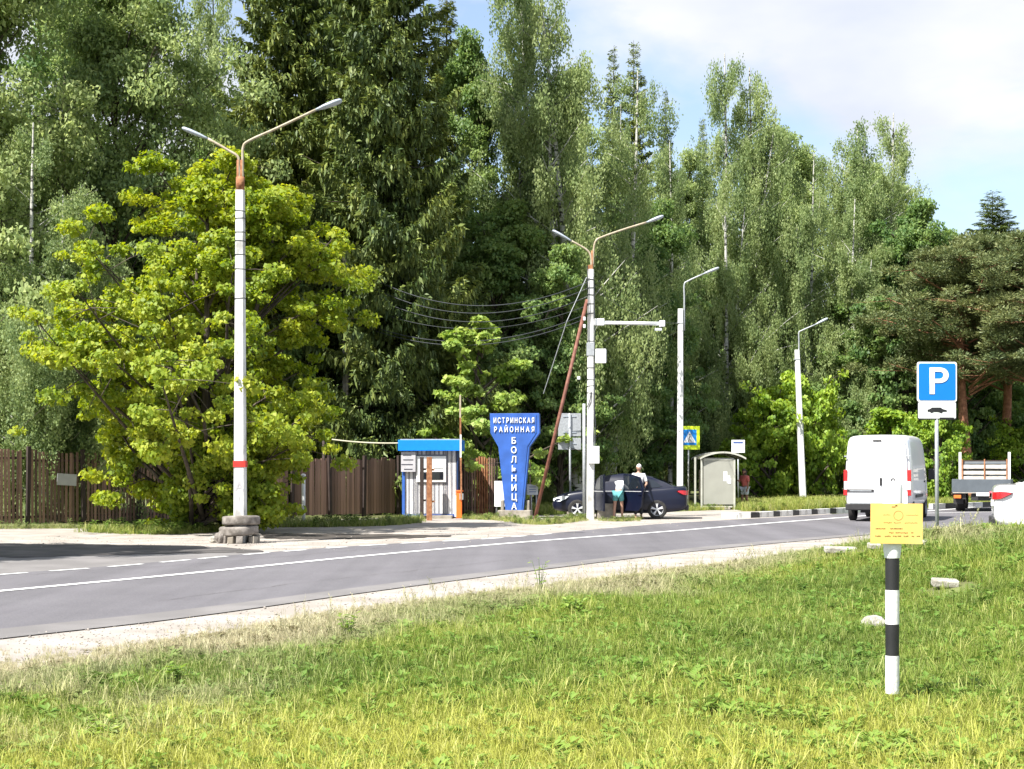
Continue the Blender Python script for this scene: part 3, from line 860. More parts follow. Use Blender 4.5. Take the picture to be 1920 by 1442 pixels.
# ------------------------------------------------------------------ fence, kiosk and gate
fa, fb = G(0, 987), G(740, 966)
fdir = (fb - fa).normalized()
fang = math.atan2(fdir.y, fdir.x)
def along(px):
    """distance along the fence line seen at photo column px"""
    k = (px - CX) / F
    return (k * fa.y - fa.x) / (fdir.x - k * fdir.y)
def fence(name, label, post_px, ztop, board_w, pitch, group=None, jitter=0.02, white=None):
    s0, s1 = along(post_px[0]), along(post_px[-1])
    base = fa + fdir * s0
    t = thing(name, label, 'fence', base, fang, group)
    rs = random.Random(int(s0 * 10) + 3)
    def zt(s):
        u = (s - s0) / (s1 - s0)
        return ztop[0] + (ztop[1] - ztop[0]) * u
    bmsh = MB().box((0, 0, 0.5), (board_w, 0.022, 1.0)).mesh('fence_board', M['fence_wood'])
    pm = MB().box((0, 0, 0.5), (0.11, 0.11, 1.0)).mesh('fence_post', M['fence_post'], bevel=0.006)
    for p in post_px:
        s = along(p) - s0
        o = link(bpy.data.objects.new('post', pm), t)
        o.location = (s, -0.06, -0.05); o.scale = (1, 1, zt(s + s0) + 0.12)
        o.rotation_euler = (0, rs.uniform(-.02, .02), 0)
    for k in range(len(post_px) - 1):
        a, b = along(post_px[k]) - s0, along(post_px[k + 1]) - s0
        for zr in (0.25, zt((a + b) / 2 + s0) - 0.3):
            MB().box(((a + b) / 2, 0.03, zr), (b - a - 0.12, 0.04, 0.07)).build('rail', M['fence_post'], t)
    n = int((s1 - s0) / pitch)
    for k in range(n):
        s = (k + 0.5) * pitch
        if any(abs(s - (along(p) - s0)) < 0.06 for p in post_px):
            continue
        o = link(bpy.data.objects.new('board', bmsh), t)
        o.location = (s + rs.uniform(-.008, .008), rs.uniform(-.004, .004), 0.06 + rs.uniform(0, .03))
        o.rotation_euler = (0, rs.uniform(-jitter, jitter), 0)
        o.scale = (1, 1, (zt(s + s0) - 0.1) * rs.uniform(0.97, 1.01))
    return t
fence('picket_fence', 'brown picket fence with narrow gaps left of the maple', [-170, -60, 50, 155, 258, 345], (2.35, 2.0), 0.075, 0.118)
fence('board_fence', 'closed brown board fence from the maple to the kiosk', [352, 425, 497, 545, 617, 680, 745], (1.98, 2.02), 0.112, 0.12, jitter=0.012)
# pale notice sheet hanging on the picket fence
o = MB().box((0, 0, 0), (0.62, 0.012, 0.34)).build('notice_sheet', M['board_grey'])
pt = fa + fdir * along(124)
o.location = (pt.x + .05, pt.y - 0.10, 1.32); o.rotation_euler = (0, 0.06, fang)
tag(o, 'pale weathered sheet fixed to the brown picket fence', 'notice')

def slim_post(px, ytop, ybase, w, label):
    g0 = G(px, ybase); s = F / g0.y
    h = (ybase - ytop) / s
    mb = MB().tube([(0, 0, -0.05), (0, 0, h)], w / 2, 8)
    t = thing('marker_pipe', label, 'post', g0)
    mb.build('pipe', M['white_paint'], t, smooth=True)
    MB().lathe([(0, h + .03), (w * .4, h + .02), (w * .62, h), (w * .62, h - .04)], n=10).build('cap', M['white_paint'], t)
slim_post(498, 883, 983, 0.10, 'thin white post beside the lamp post with tyres')
slim_post(569, 890, 984, 0.11, 'thin white post before the brown fence, nearer the kiosk')

# kiosk
kd = 51.0
ks = F / kd
kx = (807 - CX) / ks
kiosk = thing('guard_kiosk', 'small white ribbed guard kiosk with blue fascia roof', 'kiosk', (kx, kd, 0), math.radians(-3))
W, Dp, Hh = 1.76, 1.3, 2.12
MB().box((0, Dp / 2, 0.12 + Hh / 2), (W - 0.04, Dp - 0.04, Hh)).build('wall', mat('kiosk_wall_grey', (0.17, 0.17, 0.19), 0.6), kiosk)
rib = MB().prism([(-0.045, 0), (-0.036, -0.04), (0.036, -0.04), (0.045, 0)], 0, 1)   # along y, stood up below
ribm = rib.mesh('siding_rib', M['siding'])
for k in range(12):
    x = -W / 2 + 0.1 + k * (W - 0.2) / 11
    o = link(bpy.data.objects.new('siding_rib', ribm), kiosk)
    o.rotation_euler = (PI / 2, 0, 0)
    if -0.42 < x < 0.52:
        o.location = (x, 0.02, 1.14); o.scale = (1, 1, 1)
        o.location.z = 1.14; o.scale = (1, 0.98, 1)
        o2 = link(bpy.data.objects.new('siding_rib', ribm), kiosk)
        o2.rotation_euler = (PI / 2, 0, 0); o2.location = (x, 0.02, 2.24); o2.scale = (1, 0.14, 1)
    else:
        o.location = (x, 0.02, 2.24); o.scale = (1, 2.1, 1)
# prism is extruded along +y; after the quarter turn +y points up, so shift to hang from its top
for c in children(kiosk):
    if c.name.startswith('siding_rib'):
        c.rotation_euler = (PI / 2, 0, 0)
        c.location.z -= c.scale.y
rf = MB().box((-0.02, Dp / 2, Hh + 0.28), (W + 0.30, Dp + 0.4, 0.36)).build('fascia_roof', M['roof_blue'], kiosk, bevel=0.015)
MB().box((0, Dp / 2, Hh + 0.475), (W + 0.2, Dp + 0.36, 0.03)).build('roof_sheet', M['galv'], rf)
MB().box((0.0, -0.012, 0.09), (W + 0.02, 0.05, 0.07)).build('base_rail', M['bar_blue'], kiosk)
MB().box((-W / 2 - 0.01, -0.012, 1.15), (0.09, 0.05, 2.05)).build('corner_trim', M['stele_blue'], kiosk)
MB().box((W / 2 + 0.012, 0.35, 1.55), (0.03, 0.72, 1.3)).build('side_panel', M['navy_panel'], kiosk)
wnd = MB().box((0.03, -0.02, 1.62), (0.98, 0.05, 0.86)).build('window', M['white_paint'], kiosk, bevel=0.01)
MB().box((-0.18, -0.05, 1.80), (0.36, 0.02, 0.30)).build('pane', M['glass_pale'], wnd)
MB().box((0.27, -0.05, 1.80), (0.30, 0.02, 0.30)).build('pane', M['glass_pale'], wnd)
MB().box((-0.22, -0.05, 1.40), (0.26, 0.02, 0.24)).build('pane', M['glass_dark'], wnd)
MB().box((0.22, -0.05, 1.40), (0.42, 0.02, 0.26)).build('pane', M['glass_dark'], wnd)
nb = MB().box((-0.72, -0.10, 1.86), (0.48, 0.03, 0.66)).build('notice_board', M['board_grey'], kiosk)
for k in range(4):
    MB().box((-0.74 + (0.02 if k % 2 else -0.02), -0.119, 2.08 - k * 0.155), (0.28 + 0.05 * (k % 3), 0.006, 0.03)).build('text_line', M['print_dark'], nb)
MB().box((0.30, -0.30, 0.05), (0.9, 0.5, 0.1)).build('doorstep', M['concrete'], kiosk)

def post(name, label, px, ytop, ybase, w, m, d=None, cat='post', flange=True):
    g0 = G(px, ybase) if d is None else Vector(((px - CX) / F * d, d, 0))
    s = F / g0.y
    h = (ybase - ytop) / s
    t = thing(name, label, cat, g0)
    MB().box((0, 0, h / 2 - .05), (w, w, h + .1)).build('post_shaft', m, t, bevel=0.008)
    for z in ((h * .3, h * .8) if flange else ()):
        MB().box((w * .5 + 0.04, -0.01, z), (0.08, 0.05, 0.06)).build('hinge', m, t, bevel=0.006)
    return t
post('gate_post', 'rusty orange brown steel post before the kiosk window', 805, 857, 976, 0.17, M['rust'])
post('gate_post', 'near black steel post before the kiosk, beside the rusty one', 791, 857, 973, 0.12, M['fence_post'])

# open rusty gate leaf right of the kiosk
gd = 52.5; gs = F / gd
gate = thing('sheet_gate', 'rusty brown corrugated gate leaf right of the kiosk', 'gate', ((868 - CX) / gs, gd, 0), math.radians(6))
rs = random.Random(4)
for k in range(13):
    x = 0.06 + k * 0.085
    m_ = M['rust'] if k in (5, 6, 7, 8, 9) else M['fence_wood']
    MB().prism([(x - .035, -0.02), (x - .015, 0.02), (x + .015, 0.02), (x + .035, -0.02)], 0, 1).build('corrugation', m_, gate)
for c in children(gate):
    c.rotation_euler = (PI / 2, 0, 0); c.location = (0, 0, 0.06); c.scale = (1, rs.uniform(1.9, 2.0), 1)
for c in children(gate):
    # prism y axis turned upright: y -> +z
    c.rotation_euler = (PI / 2, 0, 0)
for x in (0.0, 0.62, 1.16):
    MB().box((x, 0.05, 1.0), (0.06, 0.05, 2.0)).build('gate_frame', M['fence_post'], gate)
for z in (0.3, 1.75):
    MB().box((0.58, 0.052, z), (1.1, 0.04, 0.05)).build('gate_rail', M['fence_post'], gate)
fence2 = thing('wire_fence', 'thin dark wire fence between the gate and the blue sign', 'fence', ((928 - CX) / gs, gd, 0), 0)
for k in range(5):
    MB().tube([(k * 0.30, 0, -.02), (k * 0.30, 0, 1.85)], 0.022, 6).build('post', M['fence_post'], fence2)
for z in (0.4, 1.1, 1.75):
    MB().tube([(0, 0, z), (1.2, 0, z)], 0.008, 5).build('wire', M['fence_post'], fence2)

# barrier
bg = G(862, 972)
bar = thing('barrier_gate', 'orange barrier cabinet with its thin boom raised upright', 'barrier', bg)
MB().box((-0.02, 0, 0.44), (0.19, 0.26, 0.86)).build('cabinet', M['orange'], bar, bevel=0.02)
MB().box((-0.14, 0.02, 0.40), (0.05, 0.22, 0.70)).build('cabinet_side', M['shirt_white'], bar)
MB().box((0, 0, 0.9), (0.23, 0.3, 0.05)).build('cabinet_lid', M['orange'], bar, bevel=0.01)
s_ = F / bg.y
for k, (za, zb, m_) in enumerate([(0.6, 1.55, 'rust'), (1.55, 2.0, 'rust'), (2.0, 2.75, 'white_paint'), (2.75, 3.3, 'rust'), (3.3, 4.05, 'old_steel')]):
    MB().box((0.06 - za * 0.012, -0.16, (za + zb) / 2), (0.055, 0.045, zb - za)).build('boom_segment', M[m_], bar)
MB().box((0.06, -0.12, 0.72), (0.12, 0.1, 0.2)).build('boom_clamp', M['galv'], bar)

# ------------------------------------------------------------------ blue stele with raised letters
def text_mesh(ch, size, depth, m, name='letter'):
    cu = bpy.data.curves.new(name, 'FONT')
    cu.body = ch; cu.size = size; cu.extrude = depth; cu.offset = size * 0.012
    cu.align_x = 'CENTER'; cu.align_y = 'CENTER'
    o = bpy.data.objects.new(name, cu)
    C.objects.link(o)
    dg = bpy.context.evaluated_depsgraph_get()
    me = bpy.data.meshes.new_from_object(o.evaluated_get(dg))
    bpy.data.objects.remove(o)
    me.materials.clear(); me.materials.append(m)
    return me
sd = 50.5; ss = F / sd
def SX(px): return (px - 965) / ss
def SZ(py): return EYE + (HZ - py) / ss
stele = thing('stele_sign', 'blue wedge shaped stele with white raised Cyrillic letters', 'sign', ((965 - CX) / ss, sd, 0), math.radians(-7))
outl = [(918, 775), (1011, 775), (1012, 812), (993, 838), (990, 868), (981, 962), (948, 962), (934, 838), (919, 812)]
MB().prism([(SX(x), SZ(y)) for x, y in outl][::-1], 0, 0.34).build('body', M['stele_blue'], stele, bevel=0.012)
inner = [(921, 778), (1006, 778), (1006, 811), (989, 837), (986, 868), (978, 960), (951, 960), (938, 837), (923, 811)]
MB().prism([(SX(x), SZ(y)) for x, y in inner][::-1], -0.02, -0.002).build('front_panel', M['stele_blue'], stele)
MB().box((0.0, 0.16, 0.10), (1.08, 0.75, 0.36)).build('plinth', M['concrete'], stele, bevel=0.03)
for x in (-0.42, 0.42):
    MB().box((x, 0.2, 0.42), (0.1, 0.2, 0.36)).build('foot_block', M['concrete'], stele, bevel=0.02)
for row, y, x0, x1, sz in (('ИСТРИНСКАЯ', 789, 928, 1000, 0.24), ('РАЙОННАЯ', 806, 929, 1000, 0.24)):
    for k, ch in enumerate(row):
        me = text_mesh(ch, sz, 0.016, M['shirt_white'])
        o = link(bpy.data.objects.new('letter', me), stele)
        x = x0 + (x1 - x0) * k / (len(row) - 1)
        o.location = (SX(x), -0.036, SZ(y)); o.rotation_euler = (PI / 2, 0, 0)
        o.scale = ((0.62 if len(row) > 8 else 0.72), 1.0, 1)
for k, ch in enumerate('БОЛЬНИЦА'):
    me = text_mesh(ch, 0.30, 0.016, M['shirt_white'])
    o = link(bpy.data.objects.new('letter', me), stele)
    o.location = (SX(963.5 + k * 0.1), -0.036, SZ(827 + k * 17.6)); o.rotation_euler = (PI / 2, 0, 0)
    o.scale = (0.88, 0.95, 1)

def panel_sign(name, label, px0, px1, py0, py1, d, m, posts=(), rz=0.0, base_z=0.0):
    s = F / d
    t = thing(name, label, 'sign', (((px0 + px1) / 2 - CX) / s, d, 0), rz)
    w = (px1 - px0) / s; z0 = EYE + (HZ - py1) / s; z1 = EYE + (HZ - py0) / s
    pl = MB().box((0, 0, (z0 + z1) / 2), (w, 0.03, z1 - z0)).build('panel', m, t, bevel=0.005)
    for u in posts:
        MB().tube([(u * w, 0.04, -0.05), (u * w, 0.04, z1 - 0.05)], 0.025, 8).build('post', M['galv'], t, smooth=True)
    return t, w, z0, z1
t, w, z0, z1 = panel_sign('info_board', 'plain white board standing low at the left of the blue stele', 927, 947, 902, 950, 51.2, M['shirt_white'], (-.3, .3))
t, w, z0, z1 = panel_sign('info_board', 'small pale blue and white board right of the blue stele', 988, 1009, 908, 928, 51.2, M['cloth_pale'], (-.1, .35))
for k in range(3):
    MB().box((0, -0.018, z1 - 0.09 - k * 0.08), (w * .6, 0.004, 0.02)).build('text_line', M['bar_blue'], t)

# two traffic sign backs on one post
bd = 52.0; bs = F / bd
tb_ = thing('sign_from_behind', 'grey backs of two stacked traffic signs on one post', 'sign', ((1068 - CX) / bs, bd, 0), math.radians(3))
def zz(py, s): return EYE + (HZ - py) / s
MB().box((0, 0, (zz(775, bs) + zz(818, bs)) / 2), (43 / bs, 0.02, (818 - 775) / bs)).build('upper_sign', M['galv'], tb_, bevel=0.006)
MB().box((0, 0, (zz(821, bs) + zz(843, bs)) / 2), (43 / bs, 0.02, (843 - 821) / bs)).build('lower_sign', M['galv'], tb_, bevel=0.006)
for py in (781, 811, 832):
    MB().box((0, -0.02, zz(py, bs)), (0.44, 0.02, 0.025)).build('bracket', M['lamp'], tb_)
MB().tube([(0.02, -0.05, -0.1), (0, -0.05, zz(775, bs))], 0.034, 8).build('post', M['galv'], tb_, smooth=True)

# ------------------------------------------------------------------ lamp posts
def arm(t, name_px, d, r, m, head_px, hw, head_len_m, mname='arm'):
    """arm polyline through photo pixels at distance d, ending in a lamp head"""
    pts = [P(x, y, d) - Vector(t.location) for x, y in name_px]
    a = MB().tube(crm(pts, 4), r, 8).build(mname, m, t, smooth=True)
    p0, p1 = pts[-1], P(*head_px, d) - Vector(t.location)
    dr = (p1 - p0).normalized(); ln = (p1 - p0).length
    up = Vector((0, 1, 0)).cross(dr)
    if up.z < 0: up = -up
    rings = []
    for u, wv, hv in ((0, .035, .03), (.12, .045, .04), (.3, .085, .06), (.7, .115, .075), (.93, .10, .06), (1.0, .055, .03)):
        c = p0 + dr * ln * u
        rings.append([c + Vector((0, 1, 0)) * (wv * math.cos(q)) * hw + up * (hv * math.sin(q)) * hw * .72 for q in [2 * PI * k / 12 for k in range(12)]])
    h = MB().loft(rings).build('lamp_head', M['lamp'], a, smooth=True)
    return a

def lamp_post(label, px, ybase, px_top, ytop, w0, w1, m, group=None):
    g0 = G(px, ybase); d = g0.y; s = F / d
    t = thing('lamp_post', label, 'lamp post', g0, 0, group)
    top = P(px_top, ytop, d) - g0
    rings = []
    for u in (-0.02, 0.25, 0.5, 0.75, 1.0):
        c = Vector((top.x * u, 0, top.z * u)); w = (w0 + (w1 - w0) * u) / 2; q = w * 0.72
        rings.append([c + Vector(v) for v in ((-w, -q, 0), (-q, -w, 0), (q, -w, 0), (w, -q, 0), (w, q, 0), (q, w, 0), (-q, w, 0), (-w, q, 0))])
    MB().loft(rings).build('shaft', m, t)
    return t, d, s, top
def band(t, z, w, h, m, name='band', x=0.0, tilt=0.0):
    o = MB().box((x, 0, z), (w, w, h), ry=tilt).build(name, m, t)
    return o

# nearest post
t, d, s, top = lamp_post('tallest near lamp post, white with a red band, standing in old tyres', 450.5, 1018, 450.5, 357, 0.27, 0.185, M['whitewash'], 'lamp posts along the road')
def wz(py): return EYE + (HZ - py) / s
lw = lambda py: 0.27 + (0.185 - 0.27) * (1018 - py) / 661
band(t, wz(870), lw(870) + 0.025, 0.14, M['red_paint'])
for py, tl in ((396, .12), (410, -.05), (436, .0), (452, .1), (478, 0), (505, .05), (560, -.04)):
    band(t, wz(py), lw(py) + 0.012, 0.016, M['cable'], 'strap', tilt=tl)
# rusty bracket socket
MB().tube([(0, 0, wz(357)), (0, 0, wz(332))], 0.095, 10).build('socket', M['rust'], t, smooth=True)
MB().tube([(0.03, 0, wz(357)), (0.035, 0, wz(300))], 0.035, 8).build('socket_pipe', M['rust'], t, smooth=True)
MB().tube([(-0.05, 0, wz(357)), (-0.045, 0, wz(300))], 0.035, 8).build('socket_pipe', M['rust'], t, smooth=True)
arm(t, [(449, 338), (448, 310), (446, 294), (430, 283), (390, 260)], d, 0.03, M['old_steel'], (342, 240), 0.95, 1)
arm(t, [(455, 338), (455, 300), (456, 276), (467, 264), (520, 240), (592, 206)], d, 0.03, M['old_steel'], (641, 188), 1.15, 1)
# faint painted marks on the near post
for ch, py, sz in (('A', 913, 0.30), ('1', 936, 0.16)):
    me = text_mesh(ch, sz, 0.002, M['board_grey'], 'painted_mark')
    o = link(bpy.data.objects.new('painted_mark', me), t)
    o.location = (0.0, -lw(py) / 2 - 0.004, wz(py)); o.rotation_euler = (PI / 2, 0, 0)

# tyres round its foot
def tyre_mesh(ro, ri, w, m, name='old_tyre'):
    prof = [(ri, -w * .32), (ri + .03, -w * .46), (ro * .82, -w * .52), (ro * .95, -w * .46), (ro, -w * .30), (ro * .985, -w * .1), (ro, 0), (ro * .985, w * .1), (ro, w * .30), (ro * .95, w * .46), (ro * .82, w * .52), (ri + .03, w * .46), (ri, w * .32)]
    return MB().lathe(prof, n=40, closed=False).mesh(name, m, smooth=True)
tm = tyre_mesh(0.42, 0.22, 0.19, M['old_tyre'])
g0 = G(450.5, 1018)
for k, (lx, ly, lz, tx, ty, sc_, lb) in enumerate([
        (-0.03, 0.0, 0.28, 0.03, -0.05, 1.04, 'middle dusty tyre of the stack round the near lamp post'),
        (0.02, 0.0, 0.50, -0.03, 0.04, 1.0, 'topmost dusty tyre of the stack round the near lamp post')]):
    o = link(bpy.data.objects.new('old_tyre', tm))
    o.location = (g0.x + lx, g0.y + ly, lz); o.rotation_euler = (tx, ty, k * 1.3); o.scale = (sc_, sc_, 1.05)
    tag(o, lb, 'tyre', 'old tyres at the near lamp post')
# crumbling lowest ring: concrete ring broken open
rr = random.Random(9)
ring = thing('broken_ring', 'crumbling lowest ring of pale lumps under the stacked tyres', 'concrete ring', (g0.x, g0.y, 0))
for k in range(13):
    a = 2 * PI * k / 13
    if k in (11,):
        continue
    sx, sz_ = rr.uniform(.13, .19), rr.uniform(.15, .22)
    v = [Vector((x * sx / 2 * rr.uniform(.75, 1.1), y * .16 / 2 * rr.uniform(.75, 1.1), (z + 1) * sz_ / 2 * rr.uniform(.85, 1.0))) for x in (-1, 1) for y in (-1, 1) for z in (-1, 1)]
    v = [Matrix.Rotation(a + PI / 2, 3, 'Z') @ q + Vector((math.cos(a) * .36, math.sin(a) * .36, 0)) for q in v]
    MB().add(v, [(0, 1, 3, 2), (4, 6, 7, 5), (0, 4, 5, 1), (2, 3, 7, 6), (0, 2, 6, 4), (1, 5, 7, 3)]).build('lump', M['concrete'] if k % 3 == 0 else M['old_tyre'], ring, bevel=0.015)
def rock(name, label, loc, s, m, seed, rz=0.0, cat='stone', parent=None, group=None):
    g = random.Random(seed)
    bm = bmesh.new()
    bmesh.ops.create_icosphere(bm, subdivisions=3, radius=1)
    ph = [g.uniform(0, 6) for _ in range(6)]
    for v in bm.verts:
        c = v.co
        k = 1 + 0.16 * math.sin(c.x * 3 + ph[0]) + 0.13 * math.sin(c.y * 4 + ph[1]) + 0.1 * math.sin(c.z * 5 + ph[2]) + 0.06 * math.sin(c.x * 9 + c.y * 8 + ph[3])
        v.co = Vector((c.x * s[0] * k, c.y * s[1] * k, c.z * s[2] * k))
    me = bpy.data.meshes.new(name); bm.to_mesh(me); bm.free()
    me.materials.append(m)
    o = link(bpy.data.objects.new(name, me), parent); o.location = loc; o.rotation_euler = (0, 0, rz)
    return tag(o, label, cat, group)
rock('rubble_stone', 'small pale stone on the ground left of the tyres', (g0.x - .62, g0.y + .1, 0.07), (.13, .10, .08), M['stone'], 1)
rock('rubble_stone', 'brown clod leaning on the left of the tyre stack', (g0.x - .42, g0.y - .22, 0.13), (.11, .10, .16), M['old_tyre'], 2)

# cable post
t2, d, s, top = lamp_post('lamp post hung with cables, its red brace leaning on it', 1107, 973, 1108, 505, 0.26, 0.19, M['whitewash'], 'lamp posts along the road')
cpost, cd = t2, d
T = t2
band(T, wz(503), 0.15, 0.2, M['rust'], 'socket')
MB().tube([(0.05, 0, wz(520)), (0.06, 0, wz(470))], 0.035, 8).build('socket_pipe', M['rust'], T, smooth=True)
arm(T, [(1109, 500), (1108, 482), (1102, 470), (1085, 459), (1072, 452)], d, 0.032, M['old_steel'], (1036, 432), 1.0, 1)
arm(T, [(1112, 500), (1113, 470), (1117, 452), (1130, 444), (1170, 430), (1212, 417)], d, 0.032, M['old_steel'], (1244, 405), 1.15, 1)
for py, tl in ((524, .1), (540, -.06), (553, .1), (570, 0), (588, -.1), (640, .0), (690, 0), (712, .1), (724, -.1), (738, .25)):
    band(T, wz(py), 0.225, 0.022, M['cable'], 'strap', tilt=tl)
band(T, wz(655), 0.25, 0.42, M['galv'], 'wire_bundle')
for k, (x0, x1, ya, yb) in enumerate(((0.10, 0.12, 520, 700), (-0.11, -0.08, 500, 640), (0.13, 0.06, 700, 850), (0.11, 0.15, 750, 840), (0.02, -0.12, 735, 765))):
    MB().tube([(x0, -0.13, wz(ya)), ((x0 + x1) / 2 + 0.03, -0.15, wz((ya + yb) / 2)), (x1, -0.14, wz(yb))], 0.014, 5).build('loose_wire', M['cable'], T)
MB().tube([(-0.21, -0.05, -0.02), (-0.21, -0.05, wz(757))], 0.05, 8).build('conduit', M['galv'], T, smooth=True)
bx = MB().box((0.10, -0.17, wz(853)), (0.36, 0.14, 0.56)).build('meter_box', M['shirt_white'], T, bevel=0.015)
MB().box((0.10, -0.245, wz(853)), (0.26, 0.01, 0.42)).build('meter_door', M['cloth_pale'], bx)
bx = MB().box((0.33, -0.05, wz(668)), (0.34, 0.22, 0.46)).build('equipment_box', M['shirt_white'], T, bevel=0.015)
MB().box((0.51, -0.03, wz(668)), (0.03, 0.16, 0.40)).build('heat_sink', M['galv'], bx)
MB().box((-0.20, -0.08, wz(598)), (0.08, 0.08, 0.12)).build('insulator', M['shirt_white'], T, bevel=0.02)
MB().box((-0.20, -0.08, wz(612)), (0.08, 0.08, 0.12)).build('insulator', M['shirt_white'], T, bevel=0.02)
ob = MB().tube([(0.12, 0, wz(605)), (2.35, 0, wz(607))], 0.06, 10).build('camera_outrigger', M['shirt_white'], T, smooth=True)
MB().box((0.28, 0, wz(604)), (0.34, 0.2, 0.22)).build('outrigger_clamp', M['shirt_white'], ob, bevel=0.02)
MB().box((2.33, -0.02, wz(607)), (0.18, 0.18, 0.20)).build('camera', M['shirt_white'], ob, bevel=0.02)
MB().box((2.2, -0.05, wz(618)), (0.22, 0.12, 0.08)).build('bracket', M['glass_pale'], ob)
MB().box((-0.38, -0.02, wz(709)), (0.10, 0.08, 0.10)).build('junction_box', M['shirt_white'], T, bevel=0.02)
# brace
e0 = G(1001, 974) - Vector(T.location); e0.y += 0.0
e1 = P(1101, 562, d) - Vector(T.location)
MB().tube([e0 + Vector((0, 0, -.1)), e1], 0.058, 10).build('brace', mat('red_brown_brace', (0.13, 0.045, 0.028), 0.7, scale=5, col2=(0.22, 0.09, 0.06)), T, smooth=True)
MB().tube([P(1019, 738, d + 1) - Vector(T.location), P(1063, 602, d) - Vector(T.location), P(1100, 520, d) - Vector(T.location)], 0.014, 5).build('guy_wire', M['galv'], T)

# utility pole standing in the trees, other end of the cables
up = thing('utility_pole', 'grey utility pole hidden in the trees at the far end of the cables', 'pole', ((648 - CX) / F * 57, 57, 0))
MB().tube([(0, 0, -.1), (0, 0, 9.4)], [.15, .11], 10).build('pole_shaft', M['concrete'], up, smooth=True)
MB().box((0, 0, 9.0), (1.2, 0.09, 0.09)).build('crossarm', M['galv'], up)
def cable(label, a_px, b_px, low_px, da, db, r, m, name='cable'):
    """sagging cable from a_px at depth da to b_px at depth db whose lowest stretch crosses low_px"""
    A, B = P(*a_px, da), P(*b_px, db)
    u = (low_px[0] - a_px[0]) / (b_px[0] - a_px[0])
    s_ = F / (da + (db - da) * u)
    ylin = a_px[1] + (b_px[1] - a_px[1]) * u
    sag = (low_px[1] - ylin) / s_ / (4 * u * (1 - u))
    pts = [A.lerp(B, k / 28) + Vector((0, 0, -4 * sag * (k / 28) * (1 - k / 28))) for k in range(29)]
    o = MB().tube(pts, r, 5).build(name, m, smooth=True)
    tag(o, label, 'cable', 'cables hung between the lamp post and the trees')
r_ = 0.017
cable('uppermost dark cable sagging left from the cable post', (1104, 528), (648, 492), (880, 573), cd, 57, r_, M['cable'])
cable('second dark cable from the top, left of the cable post', (1104, 540), (650, 512), (890, 588), cd, 57, r_, M['cable'])
cable('third dark cable from the top, left of the cable post', (1104, 555), (650, 530), (885, 604), cd, 57, r_, M['cable'])
cable('fourth dark cable from the top, thinner than its neighbours', (1104, 572), (650, 560), (900, 617), cd, 57, 0.012, M['cable'])
cable('upper one of the lowest cable pair crossing the young tree', (1102, 588), (648, 592), (860, 640), cd, 57, r_, M['cable'])
cable('lowest dark cable crossing behind the young tree', (1102, 596), (648, 598), (860, 647), cd, 57, r_, M['cable'])

# thin lamp post
t3, d3, s, top = lamp_post('thin white lamp post behind the navy car boot', 1275, 955, 1276, 579, 0.25, 0.20, M['white_paint'], 'lamp posts along the road')
T = t3
band(T, wz(606), 0.23, 0.05, M['galv'], 'strap')
arm(T, [(1283, 620), (1283, 560), (1283, 534), (1290, 527), (1318, 514)], d3, 0.033, M['galv'], (1348, 502), 1.2, 1)
# leaning lamp post
t4, d4, s, top = lamp_post('lamp post leaning left beyond the bus shelter', 1506, 943, 1494.5, 656, 0.30, 0.22, M['white_paint'], 'lamp posts along the road')
T = t4
band(T, wz(674), 0.25, 0.05, M['galv'], 'strap', x=-0.30)
arm(T, [(1498, 662), (1498, 640), (1498, 624), (1503, 620), (1528, 609)], d4, 0.035, M['galv'], (1552, 597), 1.3, 1)
# far lamp arm seen in the birches
cable('thin wire running right from the cable post to the thin lamp post', (1118, 545), (1275, 606), (1190, 588), cd, d3, 0.009, M['cable'])

# cable to the kiosk
kp = thing('service_post', 'dark slim post at the fence carrying the pale kiosk cable', 'pole', ((607 - CX) / F * 53.2, 53.2, 0))
MB().tube([(0, 0, -.1), (0, 0, 2.85)], .055, 8).build('pole_shaft', M['fence_post'], kp, smooth=True)
MB().box((0.02, -.05, 2.72), (0.16, 0.1, 0.08)).build('hook', M['fence_post'], kp)
A, B = P(608, 822, 53.2), P(748, 831, 51.3)
pts = [A.lerp(B, k / 16) + Vector((0, 0, -4 * 0.055 * (k / 16) * (1 - k / 16))) for k in range(17)]
tag(MB().tube(pts, 0.026, 6).build('cable', M['pale_cable'], smooth=True), 'pale thick cable running from the fence to the kiosk roof', 'cable')

# concrete blocks near the cable post
def block(label, px0, px1, ytop, ybase, dep, rz, seed):
    g_ = G((px0 + px1) / 2, ybase); s = F / g_.y
    o = MB().box((0, 0, (ybase - ytop) / s / 2), ((px1 - px0) / s, dep, (ybase - ytop) / s)).build('concrete_block', M['concrete'], bevel=0.02, loc=g_, rz=rz)
    tag(o, label, 'concrete block')
block('weathered concrete block right of the cable post foot', 1119, 1153, 944, 973, 0.5, 0.1, 1)
block('low concrete block left of the cable post foot', 1063, 1094, 951, 967, 0.5, -0.05, 2)

